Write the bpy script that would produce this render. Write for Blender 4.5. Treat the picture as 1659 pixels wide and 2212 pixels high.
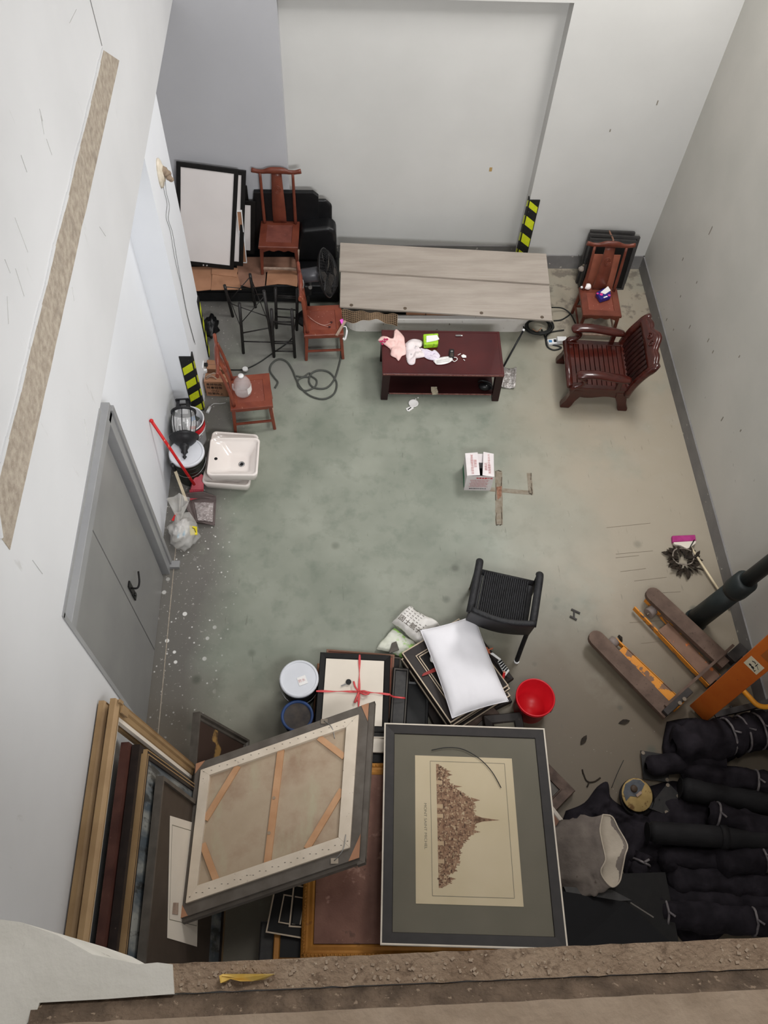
import bpy, bmesh, math, random
from mathutils import Vector, Matrix, noise
random.seed(7)
for o in list(bpy.data.objects): bpy.data.objects.remove(o)
SC = bpy.context.scene
COL = SC.collection
# ------------------------------------------------------------------ camera
S = 7.2                                   # eye height above the floor, metres
F, W0, H0 = 1810.7, 1659.0, 2212.0        # focal length in pixels of the 1659x2212 photograph
RX = Vector((0.99864271, -0.00803786, 0.05146005))
RY = Vector((-0.03346441, -0.85611923, 0.5156937))
RZ = Vector((0.03991087, -0.51671584, -0.85522621))
Rm = Matrix((RX, RY, RZ))                 # camera (right, down, forward) -> world
cr, cd, cf = Rm.col[0], Rm.col[1], Rm.col[2]
cam_d = bpy.data.cameras.new('camera'); cam = bpy.data.objects.new('camera', cam_d); COL.objects.link(cam)
cam_d.sensor_fit = 'HORIZONTAL'; cam_d.sensor_width = 36.0; cam_d.lens = 36.0*F/W0
cam_d.clip_start = 0.05; cam_d.clip_end = 100
M = Matrix.Identity(4)
for i in range(3):
    M[i][0] = cr[i]; M[i][1] = -cd[i]; M[i][2] = -cf[i]
M.translation = Vector((0, 0, S))
cam.matrix_world = M
SC.camera = cam
# ------------------------------------------------------------------ world, lights, exposure
wd = bpy.data.worlds.new('world'); SC.world = wd; wd.use_nodes = True
wd.node_tree.nodes['Background'].inputs[0].default_value = (0.93, 0.96, 1.0, 1)
wd.node_tree.nodes['Background'].inputs[1].default_value = 0.18
def area(name, loc, target, size, power, col=(1,1,1), sy=None):
    d = bpy.data.lights.new(name, 'AREA'); d.energy = power; d.color = col; d.size = size
    if sy: d.shape = 'RECTANGLE'; d.size_y = sy
    o = bpy.data.objects.new(name, d); COL.objects.link(o); o.location = loc
    o.rotation_euler = (Vector(target)-Vector(loc)).to_track_quat('-Z', 'Y').to_euler(); return o
area('light_right_wall', (3.42, 6.2, 5.7), (0.2, 5.0, 0.9), 1.7, 235, (1.0, 0.985, 0.97))
area('light_ceiling', (1.6, 2.6, 9.7), (0.2, 4.4, 0.6), 2.0, 120, (1.0, 0.985, 0.96), 1.2)
area('light_gallery', (0.8, -1.6, 9.2), (0.6, 0.6, 5.8), 1.2, 7, (1.0, 0.90, 0.78))
fl_ = area('added_fill_under_sill', (1.0, 0.40, 4.9), (0.0, 6.6, 1.3), 1.8, 72, (0.98, 0.99, 1.0), 0.6); fl_.data.spread = math.radians(105)  # added unseen fill that brightens the column, recess and tub
SC.view_settings.view_transform = 'Standard'; SC.view_settings.look = 'None'
SC.view_settings.gamma = 1.0; SC.view_settings.use_curve_mapping = False
SC.view_settings.exposure = 0.0
# ------------------------------------------------------------------ measuring helpers: a pixel of the photograph on a known plane
def ray(u, v): return cr*(u-W0/2) + cd*(v-H0/2) + cf*F
EYE = Vector((0, 0, S))
def at(u, v, z=0.0): d = ray(u, v); return EYE + d*((z-S)/d.z)
def aty(u, v, y): d = ray(u, v); return EYE + d*(y/d.y)
def atx(u, v, x): d = ray(u, v); return EYE + d*(x/d.x)
def V(*a): return Vector(a)
# ------------------------------------------------------------------ mesh builder
class MB:
    def __init__(s): s.v = []; s.f = []; s.sm = []; s.M = Matrix.Identity(4)
    def add(s, vs, fs, smooth=False):
        b = len(s.v); s.v += [s.M @ Vector(p) for p in vs]
        for f in fs: s.f.append([b+i for i in f]); s.sm.append(smooth)
        return s
    def box(s, c, d, R=None):
        c = Vector(c); vs = []
        for x in (-.5, .5):
            for y in (-.5, .5):
                for z in (-.5, .5):
                    p = Vector((x*d[0], y*d[1], z*d[2]))
                    if R is not None: p = R @ p
                    vs.append(c+p)
        return s.add(vs, [(0,1,3,2),(4,6,7,5),(0,4,5,1),(2,3,7,6),(0,2,6,4),(1,5,7,3)])
    def bar(s, p, q, w, h, up=(0,0,1), w2=None, h2=None):
        p, q = Vector(p), Vector(q); t = (q-p).normalized(); up = Vector(up)
        if abs(t.dot(up)) > .98: up = Vector((0,1,0)) if abs(t.y) < .9 else Vector((1,0,0))
        a = t.cross(up).normalized(); b = a.cross(t).normalized()
        w2 = w if w2 is None else w2; h2 = h if h2 is None else h2
        vs = [p+a*(-w/2)+b*(-h/2), p+a*(w/2)+b*(-h/2), p+a*(w/2)+b*(h/2), p+a*(-w/2)+b*(h/2),
              q+a*(-w2/2)+b*(-h2/2), q+a*(w2/2)+b*(-h2/2), q+a*(w2/2)+b*(h2/2), q+a*(-w2/2)+b*(h2/2)]
        return s.add(vs, [(3,2,1,0),(4,5,6,7),(0,1,5,4),(1,2,6,5),(2,3,7,6),(3,0,4,7)])
    def tube(s, pts, r, seg=10, flat=1.0, caps=True):
        pts = [Vector(p) for p in pts]; n = len(pts)
        rs = r if isinstance(r, (list, tuple)) else [r]*n
        t0 = (pts[1]-pts[0]).normalized()
        a = t0.cross(Vector((0,0,1)))
        if a.length < .05: a = t0.cross(Vector((0,1,0)))
        a.normalize(); vs = []; fs = []
        for i in range(n):
            t = (pts[min(i+1,n-1)]-pts[max(i-1,0)]).normalized()
            a = (a - t*a.dot(t)).normalized(); b = t.cross(a)
            for k in range(seg):
                q = 2*math.pi*k/seg
                vs.append(pts[i] + a*(math.cos(q)*rs[i]) + b*(math.sin(q)*rs[i]*flat))
        for i in range(n-1):
            for k in range(seg):
                k2 = (k+1) % seg
                fs.append((i*seg+k, i*seg+k2, (i+1)*seg+k2, (i+1)*seg+k))
        s.add(vs, fs, True)
        if caps:
            b0 = len(s.v)-n*seg
            s.f.append([b0+k for k in range(seg)][::-1]); s.sm.append(False)
            s.f.append([b0+(n-1)*seg+k for k in range(seg)]); s.sm.append(False)
        return s
    def lathe(s, prof, seg=24, c=(0,0,0), sx=1, sy=1):
        c = Vector(c); vs = []; fs = []
        for r, z in prof:
            for k in range(seg):
                q = 2*math.pi*k/seg; vs.append(c+Vector((math.cos(q)*r*sx, math.sin(q)*r*sy, z)))
        for i in range(len(prof)-1):
            for k in range(seg):
                k2 = (k+1) % seg; fs.append((i*seg+k, i*seg+k2, (i+1)*seg+k2, (i+1)*seg+k))
        return s.add(vs, fs, True)
    def disc(s, c, r, seg=20, nrm=(0,0,1), th=0.002):
        n = Vector(nrm).normalized(); c = Vector(c)
        return s.tube([c-n*th/2, c+n*th/2], r, seg)
    def prism(s, poly, z0, z1, smooth=False):
        n = len(poly); vs = [(p[0], p[1], z0) for p in poly]+[(p[0], p[1], z1) for p in poly]
        fs = [tuple(range(n))[::-1], tuple(range(n, 2*n))]
        fs += [(i, (i+1) % n, n+(i+1) % n, n+i) for i in range(n)]
        return s.add(vs, fs, smooth)
    def slab(s, pts, t):
        """polygon of 3D points given thickness t (vector)"""
        t = Vector(t); n = len(pts); vs = [Vector(p) for p in pts]+[Vector(p)+t for p in pts]
        fs = [tuple(range(n))[::-1], tuple(range(n, 2*n))]+[(i, (i+1) % n, n+(i+1) % n, n+i) for i in range(n)]
        return s.add(vs, fs)
    def grid(s, nu, nv, fn, smooth=True, wrap=False):
        vs = [fn(i/nu, j/nv) for i in range(nu+(0 if wrap else 1)) for j in range(nv+1)]
        fs = []; m = nu if wrap else nu+1
        for i in range(nu):
            for j in range(nv):
                a = i*(nv+1)+j; b = ((i+1) % m)*(nv+1)+j
                fs.append((a, b, b+1, a+1))
        return s.add(vs, fs, smooth)
    def sphere(s, c, r, seg=14, rings=8, sc=(1,1,1)):
        c = Vector(c)
        def fn(u, v):
            a = 2*math.pi*u; b = math.pi*v
            return c+Vector((math.cos(a)*math.sin(b)*r*sc[0], math.sin(a)*math.sin(b)*r*sc[1], -math.cos(b)*r*sc[2]))
        return s.grid(seg, rings, fn, True, True)
    def mould(s, w, h, prof, smooth=False):
        """mitred moulding round a w x h rectangle in XY; prof = closed list of (inset from the outer edge, z)"""
        n = len(prof); vs = []; fs = []
        for sx, sy in ((-1,-1),(1,-1),(1,1),(-1,1)):
            for d, z in prof: vs.append((sx*(w/2-d), sy*(h/2-d), z))
        for k in range(4):
            k2 = (k+1) % 4
            for i in range(n):
                i2 = (i+1) % n; fs.append((k*n+i, k2*n+i, k2*n+i2, k*n+i2))
        return s.add(vs, fs, smooth)
    def build(s, name, mat, parent=None, world=False, bevel=0, solid=0, sub=0):
        me = bpy.data.meshes.new(name)
        vs = s.v
        if world and parent is not None:
            p = parent; mats = []
            while p is not None:
                mats.append(Matrix.LocRotScale(p.location, p.rotation_euler, p.scale)); p = p.parent
            mw = Matrix.Identity(4)
            for m_ in reversed(mats): mw = mw @ m_
            inv = mw.inverted(); vs = [inv @ v for v in vs]
        me.from_pydata([tuple(v) for v in vs], [], s.f)
        me.polygons.foreach_set('use_smooth', s.sm)
        bm = bmesh.new(); bm.from_mesh(me); bmesh.ops.recalc_face_normals(bm, faces=bm.faces); bm.to_mesh(me); bm.free()
        o = bpy.data.objects.new(name, me); COL.objects.link(o)
        if mat is not None: me.materials.append(mat)
        if parent is not None: o.parent = parent
        if solid:
            m = o.modifiers.new('solid', 'SOLIDIFY'); m.thickness = solid; m.offset = 0
        if bevel:
            m = o.modifiers.new('bevel', 'BEVEL'); m.width = bevel; m.segments = 2; m.limit_method = 'ANGLE'; m.angle_limit = math.radians(40)
            me.polygons.foreach_set('use_smooth', [True]*len(me.polygons)); m.harden_normals = True
        if sub:
            m = o.modifiers.new('sub', 'SUBSURF'); m.levels = sub; m.render_levels = sub
        return o
def tag(o, label=None, cat=None, group=None, kind=None):
    if label: o['label'] = label
    if cat: o['category'] = cat
    if group: o['group'] = group
    if kind: o['kind'] = kind
    return o
def thing(name, label, cat, loc=(0,0,0), rz=0.0, group=None, mat=None):
    o = bpy.data.objects.new(name, None); COL.objects.link(o); o.empty_display_size = .05
    if mat is not None:
        l, q, _ = mat.decompose(); o.location = l; o.rotation_euler = q.to_euler()
    else:
        o.location = loc; o.rotation_euler = (0, 0, rz)
    return tag(o, label, cat, group)
def single(mb, name, mat, label, cat, group=None, **k):
    """a thing that is one mesh, its vertices given in world coordinates: the origin goes to the base centre"""
    xs = [v.x for v in mb.v]; ys = [v.y for v in mb.v]; zs = [v.z for v in mb.v]
    c = Vector(((min(xs)+max(xs))/2, (min(ys)+max(ys))/2, min(zs)))
    mb.v = [v-c for v in mb.v]
    o = mb.build(name, mat, **k); o.location = c
    return tag(o, label, cat, group)
def structure(mb, name, mat, parent=None, **k):
    o = mb.build(name, mat, parent, **k)
    if parent is None: o['kind'] = 'structure'
    return o
def pose(o, x, y):
    """matrix at o whose X runs to point x and whose Y leans to point y"""
    o, x, y = Vector(o), Vector(x), Vector(y)
    ax = (x-o).normalized(); ay = (y-o); ay = (ay-ax*ay.dot(ax)).normalized(); az = ax.cross(ay)
    m = Matrix((ax, ay, az)).transposed().to_4x4(); m.translation = o
    return m
def copy_tree(o, parent=None):
    c = o.copy(); COL.objects.link(c)
    if parent is not None: c.parent = parent
    for ch in list(o.children): copy_tree(ch, c)
    return c
def smooth_path(pts, n=6):
    pts = [Vector(p) for p in pts]; out = []
    for i in range(len(pts)-1):
        p0 = pts[max(i-1,0)]; p1 = pts[i]; p2 = pts[i+1]; p3 = pts[min(i+2,len(pts)-1)]
        for k in range(n):
            t = k/n
            out.append(.5*((2*p1)+(p2-p0)*t+(2*p0-5*p1+4*p2-p3)*t*t+(3*p1-p0-3*p2+p3)*t*t*t))
    out.append(pts[-1]); return out
def text(s, parent, size, M_, mat, name='lettering', align='CENTER', sx=1.0, world=True):
    cu = bpy.data.curves.new('t', 'FONT'); cu.body = s; cu.size = size; cu.align_x = align; cu.align_y = 'CENTER'; cu.extrude = 0.0006
    cu.resolution_u = 3
    t = bpy.data.objects.new('t', cu); COL.objects.link(t)
    bpy.context.view_layer.update()
    me = bpy.data.meshes.new_from_object(t.evaluated_get(bpy.context.evaluated_depsgraph_get()))
    bpy.data.objects.remove(t)
    me.transform(Matrix.Diagonal((sx, 1, 1, 1)))
    me.transform(M_)
    me.materials.clear(); me.materials.append(mat)
    o = bpy.data.objects.new(name, me); COL.objects.link(o); o.parent = parent
    return o
# ------------------------------------------------------------------ materials
def lin(c):
    return tuple((x/12.92 if x <= .04045 else ((x+.055)/1.055)**2.4) for x in [v/255 for v in c])+(1,)
MATS = {}
def mat(name, col, rough=.5, col2=None, scale=8, lo=.35, hi=.65, metal=0, bump=0, bscale=80, stretch=None, spec=.4, coat=0, detail=4, alpha=None, trans=0, ior=1.45, coords='Object'):
    m = bpy.data.materials.new(name); m.use_nodes = True; nt = m.node_tree; N = nt.nodes; L = nt.links
    b = N['Principled BSDF']; b.inputs['Roughness'].default_value = rough; b.inputs['Metallic'].default_value = metal
    b.inputs['Specular IOR Level'].default_value = spec; b.inputs['Coat Weight'].default_value = coat
    b.inputs['Transmission Weight'].default_value = trans; b.inputs['IOR'].default_value = ior
    if alpha is not None: b.inputs['Alpha'].default_value = alpha
    tc = N.new('ShaderNodeTexCoord'); mp = N.new('ShaderNodeMapping'); L.new(tc.outputs[coords], mp.inputs[0])
    if stretch: mp.inputs['Scale'].default_value = stretch
    nz = N.new('ShaderNodeTexNoise'); nz.inputs['Scale'].default_value = scale; nz.inputs['Detail'].default_value = detail
    L.new(mp.outputs[0], nz.inputs['Vector'])
    rp = N.new('ShaderNodeValToRGB'); rp.color_ramp.elements[0].position = lo; rp.color_ramp.elements[1].position = hi
    c1 = lin(col); c2 = lin(col2) if col2 else tuple(min(1, x*1.18+.002) for x in c1[:3])+(1,)
    rp.color_ramp.elements[0].color = c1; rp.color_ramp.elements[1].color = c2
    L.new(nz.outputs['Fac'], rp.inputs[0]); L.new(rp.outputs[0], b.inputs['Base Color'])
    if bump:
        n2 = N.new('ShaderNodeTexNoise'); n2.inputs['Scale'].default_value = bscale; n2.inputs['Detail'].default_value = 5
        L.new(mp.outputs[0], n2.inputs['Vector'])
        bp = N.new('ShaderNodeBump'); bp.inputs['Strength'].default_value = bump; bp.inputs['Distance'].default_value = .01
        L.new(n2.outputs['Fac'], bp.inputs['Height']); L.new(bp.outputs[0], b.inputs['Normal'])
    m.diffuse_color = c1; MATS[name] = m
    return m
def layer(m, kind, scale, lo, hi, col, amount=1.0, stretch=None, mask=None, seed=0.0):
    """lay a second colour over a material where a noise / voronoi pattern passes a threshold; mask = (axis, from, to) in metres"""
    nt = m.node_tree; N = nt.nodes; L = nt.links; b = N['Principled BSDF']
    old = b.inputs['Base Color'].links[0].from_socket
    tc = N.new('ShaderNodeTexCoord'); mp = N.new('ShaderNodeMapping'); L.new(tc.outputs['Object'], mp.inputs[0])
    mp.inputs['Location'].default_value = (seed, seed*.7, seed*.3)
    if stretch: mp.inputs['Scale'].default_value = stretch
    if kind == 'spots':
        t = N.new('ShaderNodeTexVoronoi'); out = t.outputs['Distance']
    else:
        t = N.new('ShaderNodeTexNoise'); t.inputs['Detail'].default_value = 6; t.inputs['Roughness'].default_value = .6; out = t.outputs['Fac']
    t.inputs['Scale'].default_value = scale; L.new(mp.outputs[0], t.inputs['Vector'])
    mr = N.new('ShaderNodeMapRange'); mr.inputs['From Min'].default_value = lo; mr.inputs['From Max'].default_value = hi
    mr.inputs['To Min'].default_value = 0; mr.inputs['To Max'].default_value = amount; L.new(out, mr.inputs['Value'])
    fac = mr.outputs[0]
    for mk in (mask or []):
        sp = N.new('ShaderNodeSeparateXYZ'); L.new(tc.outputs['Object'], sp.inputs[0])
        wob = N.new('ShaderNodeTexNoise'); wob.inputs['Scale'].default_value = 1.3; wob.inputs['Detail'].default_value = 5; L.new(tc.outputs['Object'], wob.inputs['Vector'])
        ad = N.new('ShaderNodeMath'); ad.operation = 'MULTIPLY_ADD'; ad.inputs[1].default_value = mk[3] if len(mk) > 3 else .8
        L.new(wob.outputs['Fac'], ad.inputs[0]); L.new(sp.outputs[mk[0]], ad.inputs[2])
        m2 = N.new('ShaderNodeMapRange'); off = (mk[3] if len(mk) > 3 else .8)*.5
        m2.inputs['From Min'].default_value = mk[1]+off; m2.inputs['From Max'].default_value = mk[2]+off; L.new(ad.outputs[0], m2.inputs['Value'])
        mu = N.new('ShaderNodeMath'); mu.operation = 'MULTIPLY'; L.new(fac, mu.inputs[0]); L.new(m2.outputs[0], mu.inputs[1]); fac = mu.outputs[0]
    mx = N.new('ShaderNodeMix'); mx.data_type = 'RGBA'; mx.inputs['B'].default_value = lin(col)
    L.new(fac, mx.inputs['Factor']); L.new(old, mx.inputs['A']); L.new(mx.outputs['Result'], b.inputs['Base Color'])
    return m
# ------------------------------------------------------------------ setting materials
wall_m = mat('white wall paint', (203,203,204), .6, (210,210,211), 1.2, bump=.05, bscale=30)
layer(wall_m, 'noise', 9, .66, .72, (165,163,158), .35, (1,1,.25))
bright_wall_m = mat('brightened bluish white paint', (226,228,233), .55, (232,234,238), 1.0)  # recess and column coloured whiter in place of light that falls short there
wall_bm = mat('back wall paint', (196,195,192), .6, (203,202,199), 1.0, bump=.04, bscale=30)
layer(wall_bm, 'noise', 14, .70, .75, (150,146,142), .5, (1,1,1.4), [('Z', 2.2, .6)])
wall_gm = mat('grey back wall left', (174,174,178), .6, (180,180,184), 1.0, bump=.04, bscale=30)  # left stretch of the back wall, greyer than the rest
wall_rm = mat('right wall paint', (190,188,181), .6, (198,195,188), 1.5, bump=.05, bscale=30)
layer(wall_rm, 'noise', 12, .69, .73, (120,116,108), .6, (1,1,1), [('Z', 2.0, .3)])
grey_trim = mat('grey trim paint', (118,116,116), .5, (128,126,124), 6)
layer(grey_trim, 'noise', 18, .66, .69, (205,200,190), .9)
door_m = mat('grey door paint', (130,129,128), .35, (138,137,135), 2)
doorf_m = mat('door frame paint', (140,140,141), .4, (150,150,150), 3)
gap_m = mat('dark gap', (22,21,21), .9)
conc = mat('raw concrete', (150,138,124), .9, (176,165,150), 22, bump=.6, bscale=90)
layer(conc, 'noise', 120, .62, .66, (205,195,180), .8); layer(conc, 'noise', 7, .55, .75, (122,112,102), .6)
floor_m = mat('floor concrete', (124,129,117), .42, (148,151,139), 1.6, .3, .7, bump=.04, bscale=12, spec=.35)
layer(floor_m, 'noise', 5, .5, .75, (96,106,94), .5)
layer(floor_m, 'noise', 1.1, .2, .45, (160,149,132), .9, mask=[('X', 1.5, 2.7, 1.4)])         # beige right side
layer(floor_m, 'noise', 3.5, .5, .62, (160,152,138), .45, mask=[('X', 2.2, 2.9, 1.0), ('Y', 4.3, 5.0, .8)])
layer(floor_m, 'noise', 6, .52, .6, (92,84,78), .6, mask=[('X', 2.0, 2.5, .6), ('Y', 6.4, 7.0, .8)])
layer(floor_m, 'noise', 1.2, .2, .4, (106,102,98), .9, mask=[('X', -1.0, -1.35, .6)])           # grey strip by the door
layer(floor_m, 'noise', 2.0, .3, .5, (118,116,112), .8, mask=[('X', .1, -.4, .6), ('Y', 5.6, 6.2, .8)])
layer(floor_m, 'noise', 30, .62, .68, (206,202,196), .7, mask=[('X', -.9, -1.5, .4)])
layer(floor_m, 'spots', 7, .16, .13, (228,226,222), 1, mask=[('X', -1.08, -1.3, .3), ('Y', 3.9, 3.2, .5)], seed=3.1)
layer(floor_m, 'spots', 13, .12, .09, (222,220,216), .8, mask=[('X', -.95, -1.2, .3), ('Y', 5.2, 4.0, .5)], seed=1.7)
layer(floor_m, 'noise', 1.0, .2, .42, (105,93,77), .95, mask=[('X', .3, 1.6, 1.2), ('Y', 3.9, 2.4, 1.4)])
layer(floor_m, 'noise', 1.5, .2, .45, (99,89,76), .8, mask=[('Y', 2.9, 1.9, 1.0)])
layer(floor_m, 'spots', 2.6, .14, .05, (80,83,73), .7, mask=[('Y', 4.4, 3.6, 1.0)], seed=5.2)
layer(floor_m, 'spots', 3.3, .13, .06, (72,72,64), .65, mask=[('Y', 3.6, 3.0, 1.0), ('X', .8, 1.4, .5)], seed=9.4)
layer(floor_m, 'noise', 60, .71, .74, (215,212,205), .5, seed=2.2)
layer(floor_m, 'noise', 9, .66, .70, (84,84,74), .35, (3.5,.5,1), seed=7)
# ------------------------------------------------------------------ the setting
XR, YB = 3.724, 7.84                       # right wall, back wall
XU, XL = -1.4616, -1.728                   # left wall: upper wall / column face and the recess behind it
ZB = 3.09                                  # underside of the upper left wall
YC0, YC1, YJ = 5.623, 6.44, 1.85           # column front and back, near jamb of the recess
floor_mb = MB(); floor_mb.box((1.0, 3.5, -.05), (8.0, 10.4, .1)); floor_o = structure(floor_mb, 'floor', floor_m)
w = MB(); w.box((XU-.4, 2.9, (ZB+10)/2), (.8, 10.2, 10-ZB))
w.box((XU-.4, (YJ-2.2)/2, ZB/2), (.8, YJ+2.2, ZB))
w.box((XL-.7, 7.2, ZB/2), (.6, 1.55, ZB))
wl = structure(w, 'wall_left', wall_m)
w = MB(); w.box((XU-.4, (YC0+YC1)/2, ZB/2), (.8, YC1-YC0, ZB)); w.build('column', bright_wall_m, wl)
w = MB(); w.box((XL-.3, (YJ+YC0)/2, ZB/2), (.6, YC0-YJ, ZB)); w.build('recessed_wall', bright_wall_m, wl)
# exposed concrete channel across the left wall
g = MB(); zg0, zg1 = 3.885, 4.15
far = [atx(258,125,XU), atx(222,118,XU)]; pts = []
for k in range(26):
    y = 1.82+(5.22-1.82)*k/25; pts.append(V(XU-.001, y, zg1+.015*noise.noise(V(y*3,1,1))+ (0 if k > 0 else -.16)))
for k in range(25, -1, -1):
    y = 1.82+(5.55-1.82)*k/25; pts.append(V(XU-.001, y, zg0+.012*noise.noise(V(y*4,5,1))))
g.slab(pts, (.004, 0, 0)); structure(g, 'exposed_concrete', conc, wl)
g = MB()
for k in range(25):
    a, b = pts[k], pts[k+1]
    g.bar(a+V(.003,0,.006), b+V(.003,0,.006), .012, .014+.006*(k % 3))
g.build('plaster_edge', wall_m, wl)
g = MB(); g.bar((XU, 5.23, 4.17), (XU, 5.2, 5.6), .006, .008); g.build('crack', grey_trim, wl)
w = MB(); x0, x1, zt = -.54, 2.16, 3.14
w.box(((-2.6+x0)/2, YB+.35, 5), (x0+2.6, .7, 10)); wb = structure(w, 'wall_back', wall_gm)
w = MB(); w.box(((x1+4.4)/2, YB+.35, 5), (4.4-x1, .7, 10)); w.box(((x0+x1)/2, YB+.35, (zt+10)/2), (x1-x0, .7, 10-zt))
w.build('wall_section', wall_bm, wb)
w = MB(); w.box(((x0+x1)/2, YB+.31, 1.6), (x1-x0+.02, .3, 3.2)); w.build('recess_panel', wall_bm, wb)
w = MB(); w.box((XR+.25, 2.9, 5), (.5, 10.2, 10)); wr = structure(w, 'wall_right', wall_rm)
w = MB(); w.box((1.0, -.1, 2.85), (5.5, .30, 5.7)); structure(w, 'wall_near', wall_m)
w = MB(); w.box((1.0, 3.0, 10.05), (6.6, 10.6, .1)); structure(w, 'ceiling', wall_m)
w = MB(); w.box((XR-.008, 4.0, .10), (.016, 7.7, .20)); structure(w, 'baseboard_right', grey_trim)
w = MB(); w.box(((x1+XR)/2, YB-.008, .10), (XR-x1, .016, .20)); structure(w, 'baseboard_back', grey_trim)
w = MB(); w.box(((x0+x1)/2, YB+.15, .10), (x1-x0, .016, .20)); structure(w, 'baseboard_recess', grey_trim)
# floor marks: patched strips let into the slab
fp = MB()
def strip(px, wd_):
    for a, b in zip(px[:-1], px[1:]): fp.bar(at(*a)+V(0,0,.0005), at(*b)+V(0,0,.0005), wd_, .003)
strip([(1077,1018),(1078,1075)], .075); strip([(1078,1075),(1078,1133)], .075); strip([(1058,1057),(1150,1065)], .05); strip([(1143,1022),(1147,1068)], .05)
fp.build('patched_strip', mat('patch mortar', (128,116,100), .8, (140,132,118), 25), floor_o)
fp = MB()
def jag(px, wd_, n=9):
    for a, b in zip(px[:-1], px[1:]):
        A, B = at(*a), at(*b); p = A
        for k in range(1, n+1):
            q = A.lerp(B, k/n)+V(random.uniform(-.006,.006), random.uniform(-.006,.006), 0)
            if random.random() > .18: fp.bar(p+V(0,0,.0025), q+V(0,0,.0025), wd_*random.uniform(.5,1.3), .002)
            p = q
jag([(1071,1018),(1072,1134),(1083,1134),(1083,1018),(1072,1016)], .008); jag([(1147,1022),(1149,1070)], .008)
fp.build('crack', mat('crack dark', (70,60,50), .9), floor_o)
fp = MB(); fp.slab([at(1072,1052,.002), at(1084,1050,.002), at(1083,1072,.002), at(1075,1080,.002)], (0,0,.002))
fp.build('worn_spot', mat('worn brick', (150,112,92), .9, (120,84,66), 60), floor_o)
fp = MB(); a = at(372,1240,0); fp.bar(V(a.x-.0,4.55,.001), V(a.x+.04,1.0,.001), .008, .002); fp.build('saw_joint', conc, floor_o)
fp = MB()
for (a, b) in [((1310,1140),(1405,1130)),((1330,1197),(1410,1190)),((1370,1255),(1440,1247)),((1340,1235),(1395,1228)),((1410,1282),(1470,1278)),((1360,1345),(1440,1340)),((1385,1390),(1455,1382)),((1330,1205),(1380,1200))]:
    fp.bar(at(*a)+V(0,0,.001), at(*b)+V(0,0,.001), .004, .0015)
fp.build('scratch', mat('scratch dark', (116,106,92), .9), floor_o)
# scuffs and chips on the walls
fp = MB()
for (u, v, l_) in ((1420,222,.05),(1318,282,.03),(1535,498,.10),(1505,610,.03),(1470,640,.03),(1490,706,.05),(1530,735,.05),(1540,760,.04),(1475,560,.04),(1597,770,.03),(1560,905,.06),(1600,930,.03),(1440,690,.04),(1455,712,.03)):
    q = atx(u, v, XR-.001) if u > 1425 else aty(u, v, YB-.001)
    fp.box(q, (.003, .012, l_) if u > 1425 else (.012, .003, l_))
fp.build('wall_chip', mat('chipped plaster', (128,122,112), .9), wr)
fp = MB(); fp.box(aty(1060,366,YB+.158), (.03,.002,.05)); fp.build('tape_scrap', mat('brown tape', (170,140,90), .6), wb)
fp = MB()
for a, b in (((32,470),(60,545)),((88,250),(95,290)),((45,335),(58,372)),((150,50),(165,20)),((10,560),(22,590)),((33,580),(52,640)),((15,640),(18,700)),((100,300),(112,335)),((155,620),(160,650)),((215,490),(228,510)),((70,1210),(92,1240)),((182,905),(190,960)),((85,235),(92,262))):
    A_, B_ = atx(*a, XU+.001), atx(*b, XU+.001); fp.bar(A_, B_, .004, .0012)
fp.build('scratch', mat('wall scratch', (182,181,179), .9), wl)
# door in the left recess
dr = thing('door_1', None, None, (XL, 2.95, 0)); dr['kind'] = 'structure'
yd0, ysm, yd1, yc1 = 1.93, 2.90, 3.64, 3.79
def dpart(name, m, c, d, bev=0): mb = MB(); mb.box(c, d); return mb.build(name, m, dr, True, bev)
dpart('door_leaf', door_m, (XL+.02, (yd0+ysm)/2-.002, 1.17), (.045, ysm-yd0-.008, 2.32), .003)
lf = dpart('door_leaf', door_m, (XL+.02, (yd1+ysm)/2+.002, 1.17), (.045, yd1-ysm-.008, 2.32), .003)
dpart('dark_gap', gap_m, (XL+.004, (yd0+yd1)/2, 1.17), (.02, yd1-yd0+.06, 2.36))
dpart('door_frame', doorf_m, (XL+.05, yd1+.085, 1.2), (.10, .11, 2.4), .004)
dpart('door_casing', doorf_m, (XL+.09, yc1-.01, 1.2), (.05, .05, 2.4), .004)
dpart('door_frame', doorf_m, (XL+.05, yd0-.05, 1.2), (.10, .07, 2.4), .004)
dpart('door_frame', doorf_m, (XL+.05, (yd0+yd1)/2, 2.40), (.10, yd1-yd0+.3, .10), .004)
dpart('threshold_block', doorf_m, (XL+.13, yc1-.03, .02), (.12, .07, .04))
hz = 1.03; hm = mat('black handle metal', (28,27,27), .35, metal=.6)
mb = MB(); mb.box((XL+.05, ysm+.10, hz), (.014, .055, .26)); hd = mb.build('lock_plate', hm, dr, True, .004)
mb = MB(); mb.tube(smooth_path([V(XL+.05,ysm+.10,hz+.05),V(XL+.10,ysm+.10,hz+.05),V(XL+.112,ysm+.15,hz+.06),V(XL+.10,ysm+.23,hz+.085)],4), .008, 8); mb.build('lever', hm, hd, True)
mb = MB(); mb.tube([V(XL+.05,ysm+.10,hz-.07),V(XL+.065,ysm+.10,hz-.07)], .016, 12); mb.build('lock_cylinder', hm, hd, True)
t = MB()
for p, q in (((XU+.001, YJ+.012, 0), (XU+.001, YJ+.012, ZB)), ((XU+.001, YJ, ZB-.0), (XU+.001, 3.22, ZB-.0))): t.bar(p, q, .012, .03)
structure(t, 'trim_1', doorf_m)
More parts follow.
